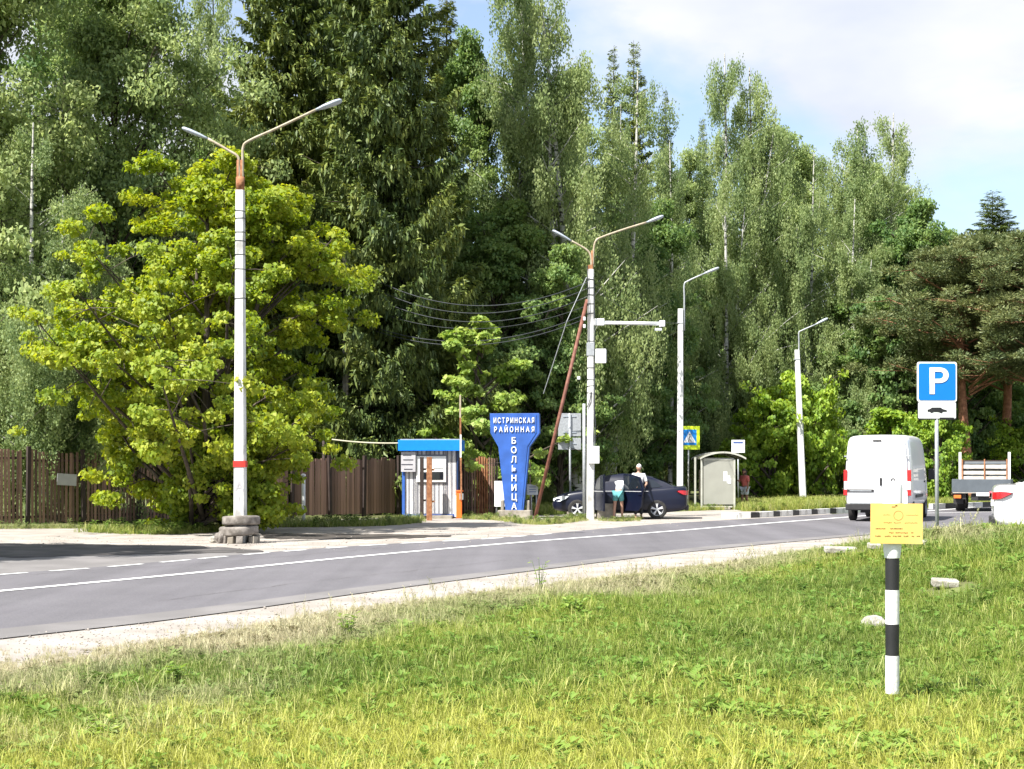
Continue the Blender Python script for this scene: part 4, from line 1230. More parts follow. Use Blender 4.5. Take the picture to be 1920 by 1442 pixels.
# ------------------------------------------------------------------ pedestrian sign, bus stop
pd_ = 63.5; ps = F / pd_
def zs(py): return EYE + (HZ - py) / ps
ped = thing('crossing_sign', 'pedestrian crossing sign on fluorescent yellow behind the thin lamp post', 'sign', ((1291 - CX) / ps, pd_, 0))
MB().tube([(0, 0.05, -.1), (0, 0.05, zs(800))], 0.03, 8).build('post', M['white_paint'], ped, smooth=True)
w = 42 / ps; hc = (zs(799) + zs(843)) / 2; hh = 44 / ps
bp_ = MB().box((0, 0, hc), (w, 0.02, hh)).build('yellow_backing', M['signal_yellow'], ped, bevel=0.004)
MB().box((0.04, -0.014, hc + 0.02), (w * .62, 0.006, hh * .66)).build('blue_field', M['sign_blue'], bp_)
MB().prism([(-w * .28 + .04, hc - hh * .20), (w * .28 + .04, hc - hh * .20), (.04, hc + hh * .27)], -0.022, -0.018).build('white_triangle', M['shirt_white'], bp_)
fg = MB()
fg.lathe([(0, 0), (0.026, 0), (0.026, 0.004)], (0.05, -0.028, hc + hh * .13), axis='Y', n=10)
fg.box((0.04, -0.026, hc + hh * .03), (0.035, 0.003, 0.11), ry=0.2)
fg.box((0.00, -0.026, hc - hh * .12), (0.022, 0.003, 0.13), ry=0.5)
fg.box((0.08, -0.026, hc - hh * .12), (0.022, 0.003, 0.13), ry=-0.4)
fg.build('walking_figure', M['black_paint'], bp_)

bst = thing('bus_stop_sign', 'white bus stop sign with a dark blue bar above the shelter', 'sign', ((1384 - CX) / F * 66, 66, 0))
s = F / 66
MB().tube([(0.02, 0.05, -.1), (0, 0.05, wz(830))], 0.03, 8).build('post', M['galv'], bst, smooth=True)
MB().box((0, 0, (wz(825) + wz(849)) / 2), (25 / s, 0.02, 24 / s)).build('panel', M['shirt_white'], bst, bevel=0.004)
MB().box((0, -0.013, wz(830)), (18 / s, 0.006, 2.6 / s)).build('blue_bar', M['bar_blue'], bst)
MB().box((0, -0.013, wz(843.5)), (14 / s, 0.006, 1.4 / s)).build('text_line', M['galv'], bst)

shd = 61.0; s = F / shd
g_ = G(1345, 956)
sh = thing('bus_shelter', 'bus shelter with a curved canopy and a pale end panel', 'bus shelter', ((1350 - CX) / s, shd, 0), 0)
def shx(px): return (px - 1350) / s
# near end wall faces the camera; the shelter runs away to the right
MB().box(((shx(1318) + shx(1377)) / 2, 0, (wz(862) + 0.14) / 2 + .07), (shx(1375) - shx(1318), 0.03, wz(862) - 0.14)).build('end_panel', M['shelter'], sh)
for px in (1315.5, 1377):
    MB().box((shx(px), 0, wz(862) / 2), (0.07, 0.07, wz(860))).build('frame_post', M['shelter_frame'], sh, bevel=0.008)
for z in (0.12, wz(862)):
    MB().box((shx(1346), -0.003, z), (shx(1374) - shx(1319), 0.055, 0.06)).build('frame_rail', M['shelter_frame'], sh, bevel=0.006)
MB().box((shx(1308.5), 0.9, wz(858) / 2), (0.07, 0.07, wz(856))).build('frame_post', M['shelter_frame'], sh)
MB().box((shx(1385), 2.6, wz(866) / 2), (0.07, 0.07, wz(866))).build('frame_post', M['shelter_frame'], sh)
def arch(x0, x1, zb, zr, y0, y1, th):
    n = 12
    up_ = [(x0 + (x1 - x0) * k / n, zb + zr * math.sin(PI * k / n) ** .8) for k in range(n + 1)]
    lo = [(x, z - th) for x, z in up_][::-1]
    return MB().prism(up_ + lo, y0, y1)
arch(shx(1313), shx(1397), wz(859), 0.24, -0.15, 2.9, 0.035).build('canopy', M['smoked'], sh)
for y in (-0.16, 1.4, 2.9):
    arch(shx(1312), shx(1398), wz(859) + 0.012, 0.25, y, y + 0.04, 0.07).build('canopy_rib', M['shelter_frame'], sh)
MB().box((shx(1350), 1.6, 0.45), (0.45, 1.8, 0.05)).build('bench', M['wood_pale'], sh)
MB().box((shx(1326), 1.5, 1.2), (0.03, 2.3, 1.7)).build('back_panel', M['smoked'], sh)
for k, (px, py, a) in enumerate(((1360, 893, 7), (1366, 899, 6), (1368, 902, 5))):
    MB().box((shx(px), -0.02 - k * 0.003, wz(py)), (a / s, 0.003, (18 - k * 4) / s)).build('paper_notice', M['shirt_white'], sh)
for k, (px, w_) in enumerate(((1328, 10), (1338, 6), (1356, 26))):
    MB().box((shx(px), 0.02, 0.07), (w_ / s, 0.12, 0.10)).build('footing', M['concrete'], sh)

# grey sign back by the leaning post
t, w, z0, z1 = panel_sign('sign_from_behind', 'small grey sign back beside the leaning lamp post', 1512, 1527, 821, 863, 84, M['galv'], (0.1,))

# kerb stones painted black and white
ka = G(1353, 971.5); kb = G(1590, 960)
kpts = crm([G(1353, 971.5), G(1405, 971), G(1470, 967.5), G(1540, 963.5), G(1600, 960.5), G(1680, 957)], 12)
dist = [0]
for i in range(1, len(kpts)):
    dist.append(dist[-1] + (kpts[i] - kpts[i - 1]).length)
kerb = thing('kerb', 'black and white painted kerb before the bus shelter', 'kerb', kpts[0])
nk = int(dist[-1] / 0.5)
for k in range(nk):
    sdist = (k + .5) * 0.5
    i = max(j for j in range(len(dist)) if dist[j] <= sdist)
    i = min(i, len(kpts) - 2)
    p = kpts[i].lerp(kpts[i + 1], (sdist - dist[i]) / (dist[i + 1] - dist[i]))
    dv = kpts[i + 1] - kpts[i]
    m_ = M['black_paint'] if k % 3 == 2 else M['whitewash']
    MB().box((0, 0, 0.055), (0.485, 0.18, 0.26)).build('kerb_stone', m_, kerb, bevel=0.012, loc=p - kpts[0], rz=math.atan2(dv.y, dv.x))
kp2 = [G(1745, 955), G(1800, 952.5), G(1880, 950)]
kerb2 = thing('kerb', 'far white kerb behind the parking sign post', 'kerb', kp2[0])
dv = kp2[2] - kp2[0]
for k in range(int(dv.length / 1.0)):
    p = dv.normalized() * (k + .5) * 1.0
    MB().box((0, 0, 0.10), (0.98, 0.18, 0.24)).build('kerb_stone', M['black_paint'] if k % 3 == 1 else M['whitewash'], kerb2, loc=p, rz=math.atan2(dv.y, dv.x))

# ------------------------------------------------------------------ signs on the near verge
dp = 27.0; s = F / dp
gz = float(height((1757 - CX) / s, dp))
pk = thing('parking_sign', 'blue parking sign with a white plate below, on a grey post', 'sign', ((1757 - CX) / s, dp, gz), math.radians(2))
def pz(py): return EYE + (HZ - py) / s - gz
MB().tube([(0.012, 0.035, -.2), (0, 0.035, pz(690))], 0.033, 10).build('post', M['old_steel' if False else 'galv'], pk, smooth=True)
W_ = 75 / s
def rr_poly(w, h, r, cz, n=5):
    out = []
    for cx_, cz_, a0 in ((w / 2 - r, h / 2 - r, 0), (-w / 2 + r, h / 2 - r, 90), (-w / 2 + r, -h / 2 + r, 180), (w / 2 - r, -h / 2 + r, 270)):
        for k in range(n + 1):
            a = math.radians(a0 + 90 * k / n)
            out.append((cx_ + r * math.cos(a), cz + cz_ + r * math.sin(a)))
    return out
MB().prism(rr_poly(W_, 75 / s, .04, pz(716)), 0, 0.02).build('sign_plate', M['shirt_white'], pk)
bf = MB().prism(rr_poly(W_ * .93, 69 / s, .035, pz(716)), -0.006, -0.001).build('blue_field', mat('parking_blue', (0.0, 0.17, 0.62), 0.4, var=0.02), pk)
me = text_mesh('P', 0.66, 0.003, M['shirt_white'], 'letter')
o = link(bpy.data.objects.new('letter', me), bf); o.rotation_euler = (PI / 2, 0, 0); o.location = (0.01, -0.012, pz(717)); o.scale = (1.12, 1.0, 1)
pl = MB().prism(rr_poly(W_ * .98, 33 / s, .02, pz(770.5)), 0.004, 0.02).build('lower_plate', M['black_paint'], pk)
MB().prism(rr_poly(W_ * .95, 30 / s, .02, pz(769.5)), -0.002, 0.003).build('plate_face', M['shirt_white'], pl)
cg = MB()
cg.prism([(-.17, pz(772)), (-.17, pz(768)), (-.13, pz(767)), (-.09, pz(764)), (.06, pz(764)), (.10, pz(767)), (.17, pz(769)), (.17, pz(772)), (.10, pz(772)), (.08, pz(775)), (.02, pz(772.5)), (-.06, pz(772.5)), (-.10, pz(775)), (-.13, pz(772))], -0.007, -0.003)
cg.build('car_symbol', M['black_paint'], pl)
MB().box((0.17, -0.004, pz(784.5)), (0.25, 0.004, 0.035)).build('car_symbol_kerb', M['black_paint'], pl)

# striped marker post with yellow plate
dm = 10.6; s = F / dm
gx = (1673 - CX) / s
gz = float(height(gx, dm))
mk = thing('marker_post', 'black and white striped marker post with a yellow plate', 'marker post', (gx, dm, gz), 0)
def mz(py): return EYE + (HZ - py) / s - gz
for a, b, m_ in ((1300, 1229, 'white_paint'), (1229, 1170, 'black_paint'), (1170, 1106, 'white_paint'), (1106, 1046, 'black_paint'), (1046, 930, 'white_paint')):
    ra, rb = 12.6 / s, 12.9 / s
    MB().tube([(0, 0, mz(a)), (0, 0, mz(b))], [ra + (1300 - a) * 4e-6, rb + (1300 - b) * 4e-6], 20).build('stripe', M[m_], mk, smooth=False)
    autosmooth(bpy.data.objects[mk.children[-1].name] if mk.children else bpy.data.objects['stripe'], 50)
cap = MB().lathe([(0, mz(903)), (.045, mz(904)), (.062, mz(907)), (.070, mz(915)), (.068, mz(960)), (.060, mz(1030)), (.052, mz(1046)), (.044, mz(1047))], (0, 0, 0), n=24).build('cap_sleeve', M['shirt_white'], mk)
autosmooth(cap, 40)
yp = MB().prism(rr_poly(97 / s, 75 / s, .004, mz(981)), -0.082, -0.074).build('yellow_plate', M['yellow'], mk)
yp.rotation_euler = (0, 0.008, 0)
marks = MB()
def mark(px, py, w_, h_):
    marks.box(((px - 1673) / s, -0.0828, mz(py)), (w_ / s, 0.0006, h_ / s))
for px, py, w_, h_ in ((1667, 950, 7, 1.6), (1672, 947.5, 4, 2.6)):
    marks.box(((px - 1673) / s, -0.0826, mz(py)), (w_ / s, 0.0008, h_ / s))
rg = MB()
for q in range(20):
    a = 2 * PI * q / 20
    rg.box(((1676 - 1673) / s + math.cos(a) * 8.5 / s, -0.0828, mz(966) + math.sin(a) * 8.5 / s), (2.9 / s, 0.0006, 0.5 / s), ry=-a + PI / 2)
rg.build('emblem_ring', M['yellow_print'], yp)
rk = random.Random(12)
def words_row(py, spans, h_):
    for a, b in spans:
        x = a
        while x < b:
            l = rk.uniform(1.0, 2.2)
            marks.box(((x + l / 2 - 1673) / s, -0.0828, mz(py + rk.uniform(-.5, .5))), (l / s, 0.0006, h_ * rk.uniform(.6, 1.25) / s), ry=rk.uniform(-.4, .4))
            x += l + rk.uniform(.3, .9)
words_row(965, ((1648, 1661), (1690, 1712)), 0.6)
words_row(979.5, ((1649, 1663), (1668, 1680), (1688, 1711)), 1.0)
words_row(990.5, ((1634, 1652), (1661, 1682)), 1.9)
words_row(998, ((1659, 1666), (1671, 1692), (1700, 1704)), 1.7)
words_row(1004.5, ((1633, 1642), (1651, 1660), (1666, 1672), (1675, 1680), (1686, 1694), (1701, 1704), (1710, 1715)), 1.8)
marks.build('printed_lines', M['yellow_print'], yp)

# kerb pieces and stones lying in the grass
def slab(label, px0, px1, py, h, rz, tilt, seed, cat='kerb stone'):
    gm = G((px0 + px1) / 2, py + 4); s = F / gm.y
    z = float(height(gm.x, gm.y))
    bmm = MB().box((0, 0, 0), ((px1 - px0) / s, 0.18, h * .75))
    o = bmm.build('fallen_kerb_stone', M['stone'], bevel=0.02)
    o.location = (gm.x, gm.y, z + 0.065); o.rotation_euler = (0.15, tilt, rz)
    tag(o, label, cat, 'broken kerb pieces in the grass')
slab('longest pale kerb piece lying in the grass left of the striped post', 1546, 1606, 1067, 0.12, -0.02, 0.03, 1)
slab('short pale kerb piece in the grass just left of the striped post', 1628, 1650, 1072, 0.12, 0.05, 0.0, 2)
slab('pale kerb piece in the grass right of the striped post', 1697, 1738, 1078, 0.11, -0.08, 0.06, 3)
slab('crumbled pale slab right of the striped post, nearer the camera', 1748, 1796, 1132, 0.12, -0.05, 0.05, 4, 'slab')
gm = G(1638, 1182)
rock('field_stone', 'pale peaked stone in the grass left of the striped post', (gm.x, gm.y, float(height(gm.x, gm.y)) + .05), (.125, .10, .085), M['stone'], 6, 0.3)

# ------------------------------------------------------------------ vehicles
def apply_mods(o):
    dg = bpy.context.evaluated_depsgraph_get()
    dg.update()
    me = bpy.data.meshes.new_from_object(o.evaluated_get(dg))
    old = o.data
    o.modifiers.clear()
    o.data = me
    return o

def cut(o, cutters):
    """cut solids out of a body, the cutters are removed afterwards"""
    tmp = []
    for mb in cutters:
        c = mb.build('cutter', M['plastic_black'])
        tmp.append(c)
        b = o.modifiers.new('cut', 'BOOLEAN'); b.object = c; b.operation = 'DIFFERENCE'; b.solver = 'EXACT'
    apply_mods(o)
    for c in tmp:
        bpy.data.objects.remove(c)
    return o

def wheel(t, x, y, r, w, side, alloy=True):
    """side +1: outer face towards +y"""
    ty = MB().lathe([(r * .64, -w * .45), (r * .86, -w * .5), (r * .97, -w * .40), (r, -w * .2), (r, w * .2), (r * .97, w * .40), (r * .86, w * .5), (r * .64, w * .45)], axis='Y', n=32).mesh('tyre', M['rubber'], smooth=True)
    wh = bpy.data.objects.new('wheel', ty); link(wh, t); wh.location = (x, y, r)
    rim = MB().lathe([(r * .66, w * .46 * side), (r * .62, w * .36 * side), (r * .60, w * .12 * side), (0.05, w * .10 * side), (0.0, w * .10 * side)], axis='Y', n=28)
    rim.build('rim', M['alloy'] if alloy else M['galv'], wh, smooth=True)
    if alloy:
        sp = MB()
        for k in range(5):
            a = 2 * PI * k / 5 + .3
            for da in (-.13, .13):
                ca, sa = math.cos(a + da), math.sin(a + da)
                ca0, sa0 = math.cos(a), math.sin(a)
                sp.tube([(ca0 * .05, w * .34 * side, sa0 * .05), (ca * r * .62, w * .42 * side, sa * r * .62)], [.022, .018], 5)
        sp.lathe([(0, w * .40 * side), (.045, w * .38 * side), (.05, w * .28 * side)], axis='Y', n=14)
        sp.build('spokes', M['alloy'], wh)
        MB().lathe([(r * .57, w * .20 * side), (.06, w * .18 * side)], axis='Y', n=24).build('brake_shadow_disc', M['plastic_black'], wh)
    return wh

def ring_yz(x, prof):
    """prof: half profile of (y, z) from bottom centre to top centre"""
    right = [(x, y, z) for y, z in prof]
    left = [(x, -y, z) for y, z in prof[::-1] if y > 1e-4]
    return right + left

def sedan(name, label, paint, loc, rz, open_doors=False, mirror_side=None):
    t = thing(name, label, 'car', loc, rz)
    # stations from the tail (0) to the nose: x, bottom z, deck z, half width
    st = [(0.00, .42, .90, .66), (0.03, .34, 1.02, .76), (0.12, .27, 1.055, .82), (0.45, .22, 1.06, .855), (1.0, .19, 1.0, .865), (1.9, .18, .97, .87),
          (2.9, .18, .96, .868), (3.3, .19, .935, .86), (3.8, .21, .87, .84), (4.15, .24, .78, .78), (4.33, .27, .68, .68), (4.40, .34, .58, .55)]
    rings = []
    for x, zb, zt, w in st:
        zm = zb + (zt - zb) * .5
        rings.append(ring_yz(x, [(0, zb), (w * .6, zb), (w * .93, zb + .02), (w * .985, zb + .12), (w, zm - .04), (w * .992, zm + .08), (w * .955, zt - .07), (w * .90, zt - .015), (w * .74, zt), (0, zt + .025)]))
    body = MB().loft(rings).build('body', paint, t)
    for p in body.data.polygons: p.use_smooth = True
    s = body.modifiers.new('s', 'SUBSURF'); s.levels = 2; s.render_levels = 2
    apply_mods(body)
    cutters = []
    for xw in (0.97, 3.55):
        for sd in (-1, 1):
            cutters.append(MB().tube([(xw, sd * .55, .33), (xw, sd * 1.05, .33)], .365, 28))
    if open_doors:
        cutters.append(MB().box((2.52, .62, .62), (.92, .75, .64)))
        cutters.append(MB().box((1.60, .62, .64), (.66, .75, .60)))
    cut(body, cutters)
    # greenhouse, base at the belt line
    gb = [(0.42, .60, 1.05, 1.055), (0.75, .66, .98, 1.21), (1.15, .69, .96, 1.36), (1.60, .70, .95, 1.44), (2.10, .70, .95, 1.465), (2.55, .69, .95, 1.43), (2.85, .66, .94, 1.33), (3.2, .63, .93, 1.12), (3.42, .60, .92, .95)]
    def half(x, i):
        return float(np.interp(x, [g_[0] for g_ in gb], [g_[i] for g_ in gb]))
    def gy(x, z):
        """outer y of the greenhouse at x, z"""
        zb, zr = .93, half(x, 3)
        wb, wt = .80, .60
        k = max(0, min(1, (z - zb) / (1.45 - zb)))
        return wb + (wt - wb) * k
    rr_ = []
    for x, w, zb, zr in gb:
        wt = gy(x, zr - .03)
        rr_.append([(x, .80, .90), (x, gy(x, (zr + .93) / 2), max(.905, (zr + .93) / 2)), (x, wt, max(.91, zr - .035)), (x, wt * .86, zr), (x, 0, zr + .015),
                    (x, -wt * .86, zr), (x, -wt, max(.91, zr - .035)), (x, -gy(x, (zr + .93) / 2), max(.905, (zr + .93) / 2)), (x, -.80, .90)])
    roof = MB().loft(rr_, caps=True).build('roof', paint, t, smooth=True)
    autosmooth(roof, 50)
    if open_doors:
        cut(roof, [MB().box((2.45, .66, 1.14), (.78, .5, .50)), MB().box((1.62, .66, 1.14), (.62, .5, .48))])
    def side_pane(poly, sd, nm='side_window', m_='glass_dark', off=.008):
        vs = [(x, sd * (gy(x, z) + off), z) for x, z in poly]
        mb = MB().add(vs, [tuple(range(len(vs)))])
        mb.add([(x, y - sd * .006, z) for x, y, z in vs], [tuple(range(len(vs)))[::-1]])
        return mb.build(nm, M[m_], t)
    fw = [(2.12, .985), (3.02, .975), (2.72, 1.32), (2.45, 1.395), (2.12, 1.415)]
    rw = [(1.22, 1.0), (2.06, .985), (2.06, 1.415), (1.62, 1.395), (1.34, 1.33)]
    qw = [(0.80, 1.05), (1.17, 1.01), (1.27, 1.315), (1.05, 1.24)]
    for sd in (-1, 1):
        if not (open_doors and sd == 1):
            side_pane(fw, sd); side_pane(rw, sd)
        side_pane(qw, sd)
    # rear window and windscreen follow the roof slope
    def slope_pane(xa, xb, wa, wb, nm):
        za, zb = half(xa, 3) + .022, half(xb, 3) + .022
        xm = (xa + xb) / 2
        zm = half(xm, 3) + .026
        wm = (wa + wb) / 2
        MB().add([(xa, -wa, za), (xa, wa, za), (xm, wm, zm), (xm, -wm, zm), (xb, wb, zb), (xb, -wb, zb)], [(0, 1, 2, 3), (3, 2, 4, 5)]).build(nm, M['glass_dark'], t, smooth=True)
    slope_pane(0.50, 1.12, .60, .50, 'rear_window')
    slope_pane(3.33, 2.66, .62, .50, 'windscreen')
    for sd in (-1, 1):
        # lamps wrap round the corners
        tp = [(-.02, .50), (-.03, .60), (-.015, .70), (.05, .80), (.13, .85), (.21, .870), (.30, .878)]
        zl = [.80, .785, .78, .785, .80, .845, .895]; zh = [.88, .90, .915, .925, .93, .925, .915]
        vs_ = [(x, sd * y, z) for (x, y), z in zip(tp, zl)] + [(x, sd * y * .985, z) for (x, y), z in zip(tp, zh)] + [(x + .10, sd * (y - .12), z) for (x, y), z in zip(tp, zl)] + [(x + .10, sd * (y - .12), z) for (x, y), z in zip(tp, zh)]
        k_ = len(tp)
        fs_ = [f for i in range(k_ - 1) for f in ((i, i + 1, k_ + i + 1, k_ + i), (k_ + i, k_ + i + 1, 3 * k_ + i + 1, 3 * k_ + i), (2 * k_ + i, 2 * k_ + i + 1, i + 1, i))]
        MB().add(vs_, fs_).build('tail_lamp', M['tail_red'], t, smooth=False)
        h0 = [(4.10, .80, .56), (4.34, .60, .58), (4.33, .56, .66), (4.05, .78, .74), (3.80, .845, .74), (3.92, .835, .64)]
        MB().add([(x + .03, sd * (y + .012), z) for x, y, z in h0], [tuple(range(len(h0)))] if sd == 1 else [tuple(range(len(h0)))[::-1]]).build('headlight', M['glass_pale'], t)
        mr = MB().box((2.78, sd * .97, 1.02), (.12, .20, .13)).build('mirror', paint, t, bevel=.03)
        for xh in (1.28, 2.22):
            if not (open_doors and sd == 1):
                MB().box((xh, sd * .873, .80), (.17, .03, .025)).build('door_handle', paint, t, bevel=.006)
        for xw in (0.97, 3.55):
            wheel(t, xw, sd * .775, .315, .20, sd)
        if not (open_doors and sd == 1):
            for xs_ in (1.16, 2.08, 3.02):
                MB().box((xs_, sd * .868, .60), (.008, .012, .60)).build('door_seam', M['plastic_black'], t)
        MB().box((2.2, sd * .872, .905), (1.9, .012, .018)).build('belt_trim', M['alloy'], t)
        MB().box((2.25, sd * .83, .215), (2.0, .06, .05)).build('sill', M['plastic_black'], t, bevel=.01)
    MB().box((0.02, 0, .36), (.12, 1.3, .16)).build('rear_bumper_insert', M['plastic_black'], t, bevel=.03)
    MB().box((-.008, 0, .70), (.012, .52, .11)).build('number_plate', M['shirt_white'], t)
    MB().box((4.37, 0, .46), (.08, .9, .13)).build('grille', M['plastic_black'], t, bevel=.02)
    if open_doors:
        cabin = MB().box((2.1, -.05, .42), (1.9, 1.2, .10))
        cabin.build('cabin_floor', M['plastic_black'], t)
        for xs_ in (1.25, 2.15):
            st_ = MB().box((xs_ + .15, .0, .60), (.5, 1.1, .18)).box((xs_ - .08, .0, .88), (.16, 1.1, .56), ry=-.2)
            st_.build('seat', M['cloth_dark'], t, bevel=.03)
        def door(x0, ang, poly, win, nm):
            """door hinged at its front edge x0; outline in local x (towards the tail, negative) and z"""
            e = bpy.data.objects.new(nm, MB().prism(poly, -.05, 0.0).mesh(nm, paint, bevel=.01))
            link(e, t); e.location = (x0, .86, 0); e.rotation_euler = (0, 0, ang)
            MB().prism(win, -.056, .006).build('window', M['glass_dark'], e)
            MB().box((-.80, .015, .80), (.16, .03, .028)).build('handle', paint, e, bevel=.006)
            MB().box((-.45, .006, .905), (.86, .014, .018)).build('trim', M['alloy'], e)
            return e
        rp = [(0, .27), (-.72, .27), (-.86, .42), (-.90, .70), (-.97, .98), (-.80, 1.36), (-.45, 1.44), (-.0, 1.46)]
        rwn = [(-.05, .96), (-.88, .985), (-.75, 1.32), (-.43, 1.395), (-.05, 1.41)]
        door(2.06, -math.radians(46), rp, rwn, 'rear_door')
        fp = [(0, .30), (-.92, .27), (-.94, .98), (-.94, 1.45), (-.62, 1.42), (-.30, 1.30), (-.02, .97)]
        fwn = [(-.10, .97), (-.88, .98), (-.88, 1.40), (-.62, 1.37), (-.34, 1.25)]
        door(3.02, -math.radians(66), fp, fwn, 'front_door')
    return t

M['white_car'] = mat('white_car_paint', (0.80, 0.80, 0.81), 0.3, var=0.02, coat=1.0, scale=2)
nd = 50.0; s = F / nd
navy = sedan('sedan_car', 'dark navy sedan facing left with its doors open, parked by the cable post', M['navy'], ((1294 - CX) / s, nd + .75, 0), math.radians(173), open_doors=True)
wd = 29.0; s = F / wd
white = sedan('sedan_car', 'white sedan cut by the right edge of the frame, behind the grass bank', M['white_car'], ((1856 - CX) / s + .32, wd + .9, 0.30), math.radians(-15))

# white van
vd = 47.6; s = F / vd
van = thing('cargo_van', 'tall white cargo van driving away behind the yellow plate', 'van', ((1645 - CX) / s, vd, 0), math.radians(90 - 21))
vst = [(0.0, .50, 2.60, 1.0, .0), (0.06, .44, 2.66, 1.015, .0), (1.2, .42, 2.70, 1.02, 0), (3.4, .42, 2.70, 1.02, 0), (3.9, .42, 2.66, 1.02, 0), (4.3, .42, 2.45, 1.01, 0), (4.7, .42, 2.0, 1.0, 0), (5.0, .42, 1.55, .98, 0), (5.3, .42, 1.2, .92, 0), (5.5, .45, 1.0, .80, 0), (5.56, .5, .8, .7, 0)]
rings = []
for x, zb, zt, w, _ in vst:
    hgt = zt - zb
    rings.append(ring_yz(x, [(0, zb), (w * .8, zb), (w * .97, zb + .05), (w, zb + hgt * .18), (w * 1.0, zb + hgt * .40), (w * .975, zb + hgt * .62), (w * .93, zb + hgt * .86), (w * .905, zb + hgt * .94), (w * .84, zb + hgt * .985), (w * .70, zt), (0, zt + .02)]))
vb = MB().loft(rings).build('body', M['van_white'], van)
for p in vb.data.polygons: p.use_smooth = True
sm = vb.modifiers.new('s', 'SUBSURF'); sm.levels = 1; sm.render_levels = 1
for e in ():
    pass
apply_mods(vb)
cut(vb, [MB().tube([(xw, sd * .7, .34), (xw, sd * 1.2, .34)], .42, 26) for xw in (.95, 4.55) for sd in (-1, 1)])
autosmooth(vb, 40)
for xw in (.95, 4.55):
    for sd in (-1, 1):
        wheel(van, xw, sd * .88, .34, .22, sd, alloy=False)
# rear doors as two leaves standing a little proud of the body
def van_leaf(y0, y1):
    def wy(z):
        k = (z - .55) / 2.0
        return .915 - .065 * max(0, k) ** 1.5
    sg = 1 if y1 > 0 else -1
    poly = [(sg * .006, .56), (sg * wy(.6), .56), (sg * wy(1.4), 1.4), (sg * wy(2.2), 2.2), (sg * (wy(2.5) - .03), 2.50), (sg * (wy(2.5) - .12), 2.56), (sg * .006, 2.58)]
    vs = [(-.035, y, z) for y, z in poly] + [(.02, y, z) for y, z in poly]
    n = len(poly)
    fs = [tuple(range(n)), tuple(range(n, 2 * n))[::-1]] + [(k, (k + 1) % n, (k + 1) % n + n, k + n) for k in range(n)]
    return MB().add(vs, fs).build('rear_door', M['van_white'], van, bevel=.012)
ld = van_leaf(0, 1); rd = van_leaf(0, -1)
MB().box((-.05, -.11, 1.24), (.05, .075, .24)).build('handle', M['plastic_black'], rd, bevel=.02)
MB().lathe([(.045, 0), (.075, -.008), (.06, -.014), (.045, -.012)], (-.037, 0, 0), axis='Y', n=20)
em = MB().lathe([(.038, -.002), (.045, -.012), (.062, -.012), (.07, -.002)], (0, 0, 0), axis='Y', n=20).build('round_emblem', M['plastic_black'], rd)
em.rotation_euler = (0, 0, -PI / 2); em.location = (-.040, -.48, 1.28)
MB().box((-.038, -.50, 1.16), (.01, .17, .022)).build('badge', M['galv'], rd)
MB().box((-.038, .50, 1.27), (.008, .34, .014)).build('badge', M['glass_pale'], ld)
MB().box((-.05, .50, .96), (.03, .80, .085)).build('plate_recess', M['plastic_black'], ld, bevel=.012)
MB().box((-.068, .50, .955), (.008, .66, .03)).build('plate_lamp_bar', M['galv'], ld)
MB().box((-.042, .46, .765), (.01, .56, .025)).build('trim_line', M['galv'], ld)
for sd in (-1, 1):
    for z in (2.02, .98):
        MB().box((-.03, sd * .93, z), (.045, .15, .035)).build('hinge', M['galv'], ld if sd == 1 else rd, bevel=.006)
    y = sd * .965
    lm = MB().box((-.02, y, 1.42), (.09, .115, .36)).build('tail_lamp', M['tail_red'], van, bevel=.02)
    MB().box((-.035, y - sd * .01, 1.12), (.07, .10, .26)).build('reversing_lamp', M['shirt_white'], lm, bevel=.015)
    MB().box((-.03, y, .90), (.08, .115, .18)).build('lower_lamp', M['tail_red'], lm, bevel=.015)
    MB().box((3.9, sd * 1.022, 1.35), (.01, .006, 1.3)).build('door_seam', M['plastic_black'], van)
    mr = MB().box((4.45, sd * 1.18, 1.45), (.16, .22, .36)).build('mirror', M['plastic_black'], van, bevel=.03)
    MB().box((2.2, sd * 1.025, .78), (2.0, .02, .10)).build('side_moulding', M['plastic_black'], van, bevel=.006)
    MB().box((3.62, sd * 1.03, 1.22), (.20, .03, .06)).build('side_handle', M['plastic_black'], van, bevel=.01)
MB().box((-.045, .0, 2.50), (.03, .26, .045)).build('brake_lamp', M['plastic_black'], van, bevel=.008)
MB().box((-.06, 0, .46), (.20, 1.90, .20)).build('rear_bumper', M['plastic_black'], van, bevel=.03)
MB().box((-.09, 0, .575), (.16, 1.62, .03)).build('bumper_step', M['galv'], van, bevel=.005)
MB().box((.55, 0, .32), (.6, 1.1, .10)).build('underbody', M['plastic_black'], van)
MB().box((2.7, 0, .40), (4.6, 1.5, .12)).build('chassis', M['plastic_black'], van)

# flatbed truck
td = 58.0; s = F / td
tr = thing('flatbed_truck', 'small flatbed truck with grey tailboard and white slatted headboard', 'truck', ((1840 - CX) / s, td, 0), math.radians(90 - 19))
MB().box((0.02, 0, .98), (.05, 2.12, .50)).build('tailboard', M['truck_grey'], tr, bevel=.01)
for sd in (-1, 1):
    MB().box((1.7, sd * 1.05, .98), (3.3, .04, .46)).build('side_board', M['truck_grey'], tr, bevel=.008)
    MB().box((3.30, sd * .93, 1.62), (.10, .10, 1.30)).build('headboard_post', M['white_paint'], tr, bevel=.01)
    wh_ = wheel(tr, .95, sd * .80, .36, .34, sd, alloy=False)
    wheel(tr, 4.5, sd * .80, .36, .24, sd, alloy=False)
    MB().box((-.02, sd * .86, .57), (.06, .26, .12)).build('tail_lamp', M['orange'], tr, bevel=.01)
    MB().box((.15, sd * .62, .62), (.05, .12, .30)).build('bracket', M['plastic_black'], tr)
    MB().box((.35, sd * .85, .50), (.03, .36, .42)).build('mudflap', M['plastic_black'], tr)
